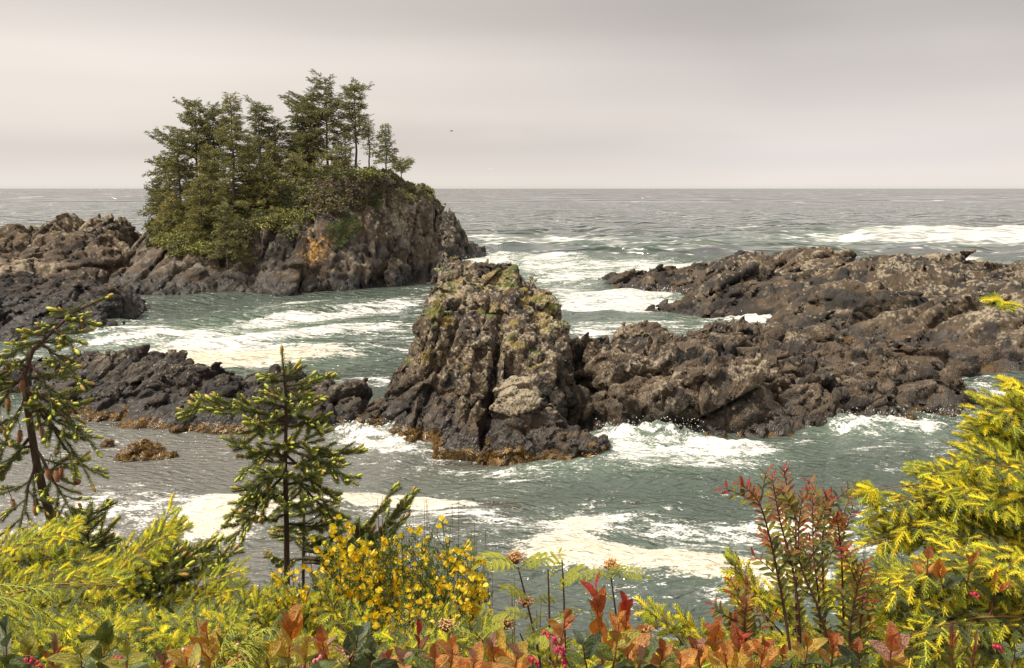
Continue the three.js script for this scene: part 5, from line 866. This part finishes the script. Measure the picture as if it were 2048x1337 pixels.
salal('green rounded salal leaves with dark pink bells in the left bottom corner', [[200, 1350, 212, 1280, 2.4, 7, 0.085, ['green', 'green', 'olive', 'green'], 0.8], [165, 1350, 160, 1310, 2.35, 5, 0.085, GR, 0.9], [105, 1350, 108, 1295, 2.4, 5, 0.07, ['orange', 'rust', 'pink'], 0.5, 1], [15, 1345, 10, 1262, 2.4, 6, 0.085, ['green', 'pale', 'pale'], 0.9], [320, 1350, 330, 1315, 2.4, 6, 0.06, ['rust', 'pink', 'orange'], 0.7, 1], [60, 1345, 55, 1300, 2.4, 6, 0.08, GR, 0.9]], [[90, 1337, 50, 1312, 2.32, 9, 1], [220, 1320, 245, 1310, 2.32, 8, 1]], 739);
salal('bronze salal with long green leaves growing inside the right hemlock', [[1850, 1200, 1856, 1120, 2.75, 6, 0.07, ['green', 'orange', 'orange', 'rust'], 0.7], [1930, 1190, 1945, 1120, 2.72, 8, 0.075, ['green', 'green', 'olive', 'rust', 'orange'], 0.75, 1], [1890, 1200, 1878, 1145, 2.7, 6, 0.075, ['green', 'deep', 'orange', 'orange'], 0.8], [1985, 1215, 1990, 1170, 2.7, 6, 0.075, ['deep', 'green', 'rust', 'orange'], 0.8, 1]], [[1960, 1190, 1940, 1182, 2.66, 4, 1]], 743);
salal('pale bronze salal leaves at the foot of the right hemlock', [[1780, 1345, 1785, 1285, 2.4, 7, 0.08, ['gold', 'pink', 'pink', 'orange', 'rust'], 0.65], [1905, 1345, 1905, 1260, 2.4, 9, 0.06, ['olive', 'olive', 'orange', 'rust', 'pink'], 0.45, 1], [1945, 1345, 1952, 1285, 2.4, 7, 0.055, ['olive', 'orange', 'pink'], 0.45, 1], [2025, 1345, 2030, 1290, 2.4, 5, 0.07, ['deep', 'green', 'pale', 'green'], 0.9], [1720, 1345, 1715, 1300, 2.4, 6, 0.07, ['deep', 'green', 'green', 'rust'], 0.9]], [[2010, 1300, 1985, 1285, 2.35, 6, 1]], 751);
salal('orange salal among the huckleberry stems', [[1660, 1345, 1668, 1290, 2.45, 7, 0.075, ['green', 'orange', 'bronze', 'rust'], 0.75], [1610, 1345, 1615, 1285, 2.45, 6, 0.07, ['green', 'gold', 'orange'], 0.8], [1560, 1350, 1565, 1310, 2.4, 6, 0.06, ['deep', 'green', 'olive', 'rust'], 0.85]], [], 757);

// ---------------------------------------------------------------- evergreen huckleberry, red at the tips
function huckleberry(label, stems, sd) {
  seed(sd);
  const base = onLand(stems[0][0], 2.6), g = grouped(base), spare = new Many(OVAL[0], leafMat(0.5, 0.2)); let count = 0;
  for (const pxs of stems) {
    const D = 2.6 + rr(-0.2, 0.2), pts = [onLand(pxs[0], D).sub(base).multiplyScalar(0.6)]; for (let i = 0; i < pxs.length; i += 2) pts.push(va(pxs[i], pxs[i + 1], D).sub(base));
    const cv = new THREE.CatmullRomCurve3(pts).getPoints(26), G = { p: [], i: [] }; tube(cv, 0.005, 0.0012, 5, G);
    const dress = (c2, from, n, z, redFrom) => {
      for (let k = 0; k < n; k++) {
        const t = lerp(from, 1, k / (n - 1)), q = along(c2, t), sd2 = k % 2 ? 1 : -1, lat = V(0, 0, 0).crossVectors(q.d, V(0.15, 0.1, 1)).normalize().multiplyScalar(sd2), d = q.d.clone().multiplyScalar(rr(0.45, 0.8) + (t > 0.94 ? 0.6 : 0)).addScaledVector(lat, rr(0.6, 0.9)).add(V(0, 0, rr(-0.35, 0.45))).normalize(), s = z * rr(0.75, 1.12) * (t > 0.95 ? 0.85 : 1), r = t + rr(-0.1, 0.1);
        const pal = r > redFrom + 0.22 ? (rnd() < 0.5 ? 'crimson' : 'red') : r > redFrom + 0.06 ? (rnd() < 0.45 ? 'rust' : 'bronze') : r > redFrom - 0.12 ? (rnd() < 0.45 ? 'bronze' : 'olive') : rnd() < 0.7 ? 'olive' : 'green', M = flatAim(q.p, d, q.d.clone().multiplyScalar(0.5).add(V(rr(-0.3, 0.3), 0.5, 0.8)), s, s, s);
        if (count < 295) { part(g, 'leaf', (r > redFrom + 0.06 ? LANCE : OVAL)[k % 2], LEAF[pal]).applyMatrix4(M); count++; } else spare.add(M, vary([0.32, 0.30, 0.04], 0.2));
      }
    };
    dress(cv, 0.34, 44, 0.034, 0.76);
    for (let b = 0; b < 4; b++) { const q = along(cv, rr(0.45, 0.88)), lat = V(0, 0, 0).crossVectors(q.d, V(0, 0, 1)).normalize().multiplyScalar(b % 2 ? 1 : -1), L = rr(0.06, 0.14), c2 = curve(q.p, q.p.clone().addScaledVector(q.d.clone().multiplyScalar(0.75).addScaledVector(lat, rr(0.4, 0.7)).add(V(0, 0, rr(-0.4, 0.4))), L), 0.004, 5); tube(c2, 0.0018, 0.0008, 4, G); dress(c2, 0.12, Math.round(L / 0.0105), 0.031, rr(0.6, 0.95)); }
    part(g, 'stem', buffer(G.p, G.i), redStem);
  }
  spare.build(g, 'leaves');
  put(g, 'huckleberry', label, 'shrub', 'red-tipped huckleberry shoots');
}
huckleberry('leftmost red-tipped huckleberry shoots, reaching highest over the foam', [[1582, 1345, 1568, 1215, 1556, 1150, 1540, 1076, 1516, 1002, 1482, 968], [1598, 1345, 1594, 1240, 1592, 1150, 1590, 1030, 1580, 1000, 1568, 940], [1600, 1345, 1590, 1160, 1560, 1040, 1545, 960]], 761);
huckleberry('middle red-tipped huckleberry shoots', [[1662, 1345, 1655, 1280, 1632, 1205, 1602, 1132, 1598, 1060, 1605, 996], [1652, 1345, 1648, 1200, 1645, 1095, 1650, 1030, 1654, 990], [1640, 1345, 1640, 1220, 1628, 1110, 1626, 1000]], 769);
huckleberry('rightmost shorter red-tipped huckleberry shoots beside the hemlock', [[1690, 1345, 1688, 1247, 1683, 1107, 1676, 1050, 1673, 1038], [1705, 1345, 1700, 1270, 1712, 1190, 1730, 1128], [1720, 1350, 1718, 1290, 1722, 1240, 1726, 1200]], 773);
huckleberry('small sprig with red flower-like tips left of the huckleberry shoots', [[1490, 1345, 1492, 1290, 1490, 1240, 1494, 1200], [1486, 1345, 1482, 1290, 1478, 1255, 1470, 1235]], 787);

// ---------------------------------------------------------------- mountain ash
const LEAFLET = leafGeo(0.17, 0.35, 0.15, 0.9, 21), heads = new THREE.IcosahedronGeometry(1, 0), headMat = new THREE.MeshPhysicalMaterial({ color: rgb(0.62, 0.31, 0.10), roughness: 0.7 }), headMat2 = new THREE.MeshPhysicalMaterial({ color: rgb(0.72, 0.42, 0.22), roughness: 0.7 });
function mountainAsh(label, stems, leaves, clusters, sd) {
  seed(sd);
  const D = 2.8, base = onLand(stems[0][0], D), g = grouped(base);
  for (const s of stems) { const pts = [onLand(s[0], D).sub(base).multiplyScalar(0.7)]; for (let i = 0; i < s.length; i += 2) pts.push(va(s[i], s[i + 1], D).sub(base)); part(g, 'stem', tube(new THREE.CatmullRomCurve3(pts).getPoints(14), 0.0042, 0.002, 5), redStem); }
  for (const [ax, ay, bx, by, sag, nn = 6] of leaves) {
    const n = nn - 2;
    const a = va(ax, ay, D).sub(base), b = va(bx, by, D - rr(-0.05, 0.1)).sub(base), L = a.distanceTo(b), pts = curve(a, b, sag * L, 8), lf = part(g, 'leaf', tube(pts, 0.0016, 0.0008, 4), LEAF.lime), nrm = V(rr(-0.3, 0.3), 1, rr(0.2, 0.7));
    for (let k = 0; k <= n; k++) for (const w of k === n ? [0] : [-1, 1]) {
      const q = along(pts, lerp(0.22, 1, k / n)), lat = V(0, 0, 0).crossVectors(q.d, nrm).normalize(), d = w ? q.d.clone().multiplyScalar(0.5).addScaledVector(lat, w).add(V(0, -0.22, 0)).normalize() : q.d, z = L * 0.34 * Math.sin(lerp(0.7, 2.3, k / n)) * rr(0.9, 1.1);
      part(lf, 'leaflet', LEAFLET, LEAF.lime).applyMatrix4(flatAim(q.p, d, nrm.clone().add(V(rr(-0.2, 0.2), 0, rr(-0.2, 0.2))), z, z, z));
    }
  }
  for (const [px, py, r, m] of clusters) {
    const c = va(px, py, D).sub(base), G = [], S = { p: [], i: [] };
    for (let k = 0; k < 70; k++) { const a = k * 2.39996, q = Math.sqrt((k + 0.5) / 70), lump = 0.6 + 0.8 * h01(Math.floor(a * 1.3), sd, 3, 4), p = c.clone().add(V(Math.cos(a) * q * r * lump, (1 - q * q) * r * 0.5 + rr(-0.008, 0.006), Math.sin(a) * q * r * lump)), z = rr(0.0016, 0.0036); G.push(heads.clone().applyMatrix4(new THREE.Matrix4().makeScale(z, z, z).setPosition(p))); tube([c.clone().add(V(0, -r * 0.7, 0)), p], 0.0009, 0.0006, 3, S); }
    const fl = part(g, 'flower_cluster', mergeGeometries(G), m ? headMat2 : headMat); part(fl, 'cluster_stalk', buffer(S.p, S.i), twigMat);
  }
  put(g, 'mountain_ash', label, 'shrub', 'mountain ash shoots');
}
mountainAsh('left mountain ash shoot with an orange flower head and feathery leaves over the cream foam', [[1082, 1345, 1062, 1240, 1045, 1170, 1036, 1135], [1100, 1345, 1098, 1200, 1096, 1140], [1130, 1345, 1128, 1200, 1124, 1120]],
  [[1040, 1145, 962, 1128, 0.18, 7], [1040, 1145, 1115, 1112, 0.1, 7], [1036, 1140, 1086, 1118, 0.1, 6], [1096, 1165, 1118, 1108, 0.05, 6], [1110, 1180, 1160, 1140, 0.06, 7], [1060, 1200, 1010, 1180, 0.1, 6], [1062, 1210, 1108, 1195, 0.1, 6], [1070, 1240, 1010, 1225, 0.1, 7], [1085, 1260, 1150, 1225, 0.08, 7]], [[1032, 1116, 0.028, 0], [1050, 1205, 0.024, 1]], 797);
mountainAsh('right mountain ash shoot with an orange flower head above the tall bronze leaves', [[1240, 1345, 1232, 1230, 1222, 1155]], [[1222, 1158, 1152, 1158, 0.16, 7], [1222, 1158, 1288, 1152, 0.16, 7], [1222, 1158, 1240, 1130, 0.05, 5], [1224, 1165, 1192, 1135, 0.05, 6], [1228, 1200, 1180, 1185, 0.08, 6]], [[1223, 1132, 0.026, 0]], 809);
mountainAsh('low mountain ash with pale pink-orange flower heads among the broom and bronze leaves', [[1000, 1345, 978, 1300, 950, 1265], [1060, 1350, 1052, 1300, 1040, 1268], [915, 1350, 905, 1310, 890, 1280], [1290, 1350, 1290, 1300, 1286, 1276]],
  [[955, 1275, 880, 1275, 0.16, 8], [955, 1275, 1010, 1240, 0.1, 7], [960, 1280, 1030, 1285, 0.14, 8], [905, 1300, 835, 1285, 0.12, 7], [905, 1305, 960, 1310, 0.12, 7], [1045, 1280, 1110, 1280, 0.14, 7], [1045, 1275, 1080, 1235, 0.05, 6], [1050, 1300, 990, 1320, 0.12, 7], [1288, 1285, 1345, 1290, 0.12, 6], [1000, 1250, 960, 1215, 0.05, 6], [1290, 1300, 1240, 1310, 0.1, 6]], [[893, 1252, 0.03, 1], [1012, 1248, 0.028, 1], [1048, 1312, 0.024, 1], [1292, 1262, 0.024, 0]], 811);

// ---------------------------------------------------------------- drooping cedar sprays
function cedar(label, list, sd) {
  seed(sd); const base = onLand(list[0][0] < 300 ? -120 : 460, 2.6), g = grouped(base), m = new THREE.MeshPhysicalMaterial({ color: rgb(0.30, 0.32, 0.035), roughness: 0.7 });
  for (const [ax, ay, bx, by, D, sag] of list) {
    const pts = curve(va(ax, ay, D).sub(base), va(bx, by, D).sub(base), sag * (Math.abs(bx - ax) + Math.abs(by - ay)) * D / F, 10, 0.002), G = { p: [], i: [] }; tube(pts, 0.0028, 0.0014, 5, G);
    for (let k = 0; k < 26; k++) { const q = along(pts, lerp(0.1, 0.98, k / 25)), lat = perp(q.d).multiplyScalar(k % 2 ? 1 : -1), L = rr(0.03, 0.09) * lerp(1, 0.5, k / 25), e = q.p.clone().addScaledVector(q.d, L * 0.8).addScaledVector(lat, L * 0.35).add(V(0, -L * 0.35, rr(-0.01, 0.01))), c2 = curve(q.p, e, 0.008, 4); tube(c2, 0.0018, 0.001, 4, G); for (let j = 0; j < 3; j++) { const w = along(c2, 0.25 + j * 0.25); tube([w.p, w.p.clone().addScaledVector(w.d, L * 0.3).add(V(rr(-0.01, 0.01), -0.006, rr(-0.01, 0.01)))], 0.0015, 0.0008, 4, G); } }
    part(g, 'spray', buffer(G.p, G.i), m);
  }
  put(g, 'cedar_branch', label, 'shrub');
}
cedar('drooping cedar sprays hanging in from the left edge', [[-60, 1200, 125, 1262, 2.6, 0.12], [-60, 1215, 60, 1300, 2.55, 0.12], [-60, 1180, 115, 1192, 2.65, 0.08], [-60, 1230, 75, 1285, 2.6, 0.14], [-60, 1290, 50, 1330, 2.5, 0.1], [-60, 1310, 40, 1318, 2.5, 0.06]], 821);
cedar('yellowish cedar sprays curling over the golden leaves at the bottom', [[420, 1360, 470, 1240, 2.25, 0.05], [440, 1345, 540, 1262, 2.25, 0.12], [450, 1300, 520, 1300, 2.25, 0.08], [430, 1350, 490, 1330, 2.22, 0.06]], 823);

// ---------------------------------------------------------------- undergrowth filling the foot of the picture
{
  seed(881);
  const a = new Many(OVAL[1], leafMat(0.6, 0.2)), b = new Many(COMB, needleMat), c = new Many(TUFT, softMat);
  for (let k = 0; k < 16000; k++) {
    const D = rr(2.7, 5.2), px = rr(-120, 2170), lim = (px > 990 && px < 1180 ? 1300 : px > 1270 && px < 1400 ? 1318 : px < 500 ? 1230 : px > 1700 ? 1215 : 1275) + rr(0, 130), p = va(px, lim, D);
    if (p.y < landY(p.x, D)) continue;
    const d = V(rr(-1, 1), rr(0, 1), rr(-0.6, 0.8)).normalize(), n = V(rr(-0.5, 0.5), 1, rr(0, 1)), t = rnd();
    if (t < 0.05) { const s = rr(0.025, 0.045); a.add(flatAim(p, d, n, s, s, s), vary([0.075, 0.10, 0.024], 0.35)); } else if (t < 0.42) { const s = rr(0.05, 0.09); b.add(flatAim(p, d, n, s, s, s), vary(OLDN, 0.3)); } else { const s = rr(0.03, 0.045); c.add(flatAim(p, d, n, s, s, s), vary(rnd() < 0.5 ? NEW : NEW2, 0.25)); }
  }
  const g = new THREE.Group(); a.build(g, 'leaves'); b.build(g, 'needles'); c.build(g, 'new_growth');
  put(g, 'undergrowth', 'tangle of small dark green leaves and needles filling the bottom of the picture', 'undergrowth', null, 'stuff');
}

// ---------------------------------------------------------------- gulls, rockweed, falling water
{
  const gull = (label, px, py, D, s, turn, light) => {
    const g = new THREE.Group(); g.position.copy(va(px, py, D)); const m = new THREE.MeshStandardMaterial({ color: light ? rgb(0.75, 0.73, 0.7) : rgb(0.16, 0.14, 0.13), roughness: 0.8, side: THREE.DoubleSide });
    part(g, 'body', new THREE.LatheGeometry([[0, -0.3], [0.03, -0.22], [0.075, 0], [0.06, 0.12], [0.045, 0.19], [0.04, 0.24], [0.012, 0.28], [0, 0.31]].map(([x, y]) => new THREE.Vector2(x * s, y * s)), 10).rotateX(Math.PI / 2), m);
    for (const w of [-1, 1]) { const p = []; for (let i = 0; i <= 8; i++) { const t = i / 8, x = w * t * 0.66, y = 0.16 * Math.sin(t * 2.2) - 0.04 * t, z = -0.10 * Math.sin(t * 3.14) + 0.16 * t * t, c = 0.15 * (1 - t * 0.82); p.push(x * s, y * s, (z - c * 0.4) * s, x * s, (y + 0.02 * (1 - t)) * s, (z + c * 0.1) * s, x * s, y * s, (z + c * 0.6) * s); } const id = []; for (let i = 0; i < 8; i++) for (let c = 0; c < 2; c++) { const a = i * 3 + c; id.push(a, a + 1, a + 3, a + 1, a + 4, a + 3); } part(g, 'wing', buffer(p, id), m); }
    part(g, 'tail', buffer([0, 0, -0.25 * s, 0.09 * s, 0, -0.42 * s, -0.09 * s, 0, -0.42 * s], [0, 1, 2]), m);
    g.rotation.set(0, turn, 0.12); put(g, 'gull', label, 'bird', 'gulls over the sea');
  };
  gull('dark gull gliding in the sky right of the island trees', 903, 262, 150, 1.0, 1.2, false);
  gull('tiny pale gull low over the sea right of the island', 980, 339, 230, 1.0, 0.5, true);
}
{
  seed(951);
  // rockweed draped on whatever stone the paint calls weed-covered
  const frond = (() => { const g = { p: [], i: [] }; for (let k = 0; k < 12; k++) { const a = k * 2.4, d = V(Math.cos(a), -0.25 + rr(-0.3, 0.5), Math.sin(a)).normalize(); blade(g, V(rr(-0.1, 0.1), 0.06, rr(-0.1, 0.1)), d, perp(d), rr(0.6, 1.1), rr(0.06, 0.11)); } return buffer(g.p, g.i); })();
  const mat = new THREE.MeshPhysicalMaterial({ color: 0xffffff, roughness: 0.4, side: THREE.DoubleSide }), many = new Many(frond, mat);
  for (const o of [...scene.children]) {
    if (!/reef|rock|stack/.test(o.name) || !o.geometry) continue;
    const p = o.geometry.attributes.position.array, c = o.geometry.attributes.color.array, n = o.geometry.attributes.normal.array;
    for (let i = 0; i < p.length / 3; i++) {
      if (p[i * 3 + 2] < -80 || p[i * 3 + 1] < -0.05 || c[i * 3] < c[i * 3 + 2] * 2.6 || p[i * 3 + 1] > 1.5) continue;
      if (rnd() > 0.16) continue;
      const s = rr(0.12, 0.26); many.add(aim(V(p[i * 3], p[i * 3 + 1], p[i * 3 + 2]), V(n[i * 3], n[i * 3 + 1] + 0.2, n[i * 3 + 2]), rr(0, 6), s, s, s), vary(rnd() < 0.35 ? [0.24, 0.13, 0.02] : [0.12, 0.065, 0.014], 0.3));
    }
  }
  const o = many.build(scene, 'rockweed'); scene.remove(o); put(o, 'rockweed', 'golden brown rockweed fringing the rocks at the waterline', 'seaweed', null, 'stuff');
}
{
  const white = new THREE.MeshPhysicalMaterial({ color: rgb(0.8, 0.79, 0.76), roughness: 0.6 });
  const fall = (label, rows) => {                                  // ribbons of white water running down the stone
    seed(rows[0][0]); const G = { p: [], i: [] };
    for (const [ax, ay, aD, bx, by, bD, w] of rows) for (let k = 0; k < 16; k++) { const a = va(ax, ay, aD).add(V(rr(-w, w), rr(-0.25, 0.0), rr(-0.1, 0.05))), b = va(bx, by, bD).add(V(rr(-w, w) * 1.6, 0, rr(0, 0.25))), pts = []; for (let i = 0; i <= 9; i++) { const t = i / 9, p = a.clone().lerp(b, t); p.y += (b.y - a.y) * (t * t - t) * 0.7; p.add(V(rr(-0.03, 0.03), rr(-0.02, 0.02), rr(-0.03, 0.04))); pts.push(p); } tube(pts, rr(0.006, 0.016), rr(0.01, 0.03), 4, G); }
    const m = new THREE.Mesh(buffer(G.p, G.i), white); put(m, 'cascade', label, 'cascade', 'white water running off the rocks', 'stuff');
  };
  fall('thin white cascade pouring between the knobbly rock and the low reef', [[702, 850, 49.9, 706, 882, 49.3, 0.16], [722, 846, 49.8, 716, 884, 49.2, 0.14]]);
  fall('white cascade pouring between the knobbly rock and the sea stack', [[800, 862, 49.4, 797, 886, 48.8, 0.3], [812, 868, 49.0, 806, 888, 48.6, 0.25]]);
  fall('white water streaming off the boulders before the broad reef', [[1310, 868, 48.6, 1320, 892, 47.9, 0.3], [1350, 866, 48.8, 1352, 892, 47.9, 0.35], [1235, 872, 48.7, 1232, 892, 48.0, 0.3]]);
  fall('narrow white chute of water in the cleft of the far reef', [[1532, 606, 100, 1540, 636, 96, 0.35]]);
}

{
  // drops thrown up where the swell breaks
  seed(977); const drop = new THREE.IcosahedronGeometry(1, 0), m = new THREE.MeshPhysicalMaterial({ color: 0xffffff, roughness: 0.35 }), many = new Many(drop, m);
  for (const [px, py, w, h, n] of [[735, 884, 1.6, 0.9, 260], [800, 880, 0.7, 0.8, 130], [1235, 884, 1.0, 0.9, 200], [1335, 884, 1.7, 1.0, 320], [1680, 860, 0.8, 0.6, 90], [1750, 848, 1.8, 0.7, 180], [1885, 842, 1.2, 0.6, 120], [1195, 936, 0.8, 0.4, 80], [1320, 598, 3.5, 1.4, 200], [1540, 640, 3, 0.9, 130], [955, 528, 4, 1.4, 160]]) {
    const [x, z] = onSea(px, py);
    for (let k = 0; k < n; k++) { const r = Math.pow(rnd(), 2.2), s = rr(0.006, 0.03) * (z < -80 ? 2 : 1); many.add(aim(V(x + rr(-w, w), 0.12 + r * h, z + rr(-0.7, 0.5)), V(rr(-1, 1), 1, rr(-1, 1)), 0, s, s * rr(0.8, 2.2), s), [0.6, 0.6, 0.58]); }
  }
  const o = many.build(scene, 'sea_spray'); scene.remove(o); put(o, 'sea_spray', 'white drops of spray where the swell breaks on the rocks', 'spray', null, 'stuff');
}

renderer.render(scene, camera);
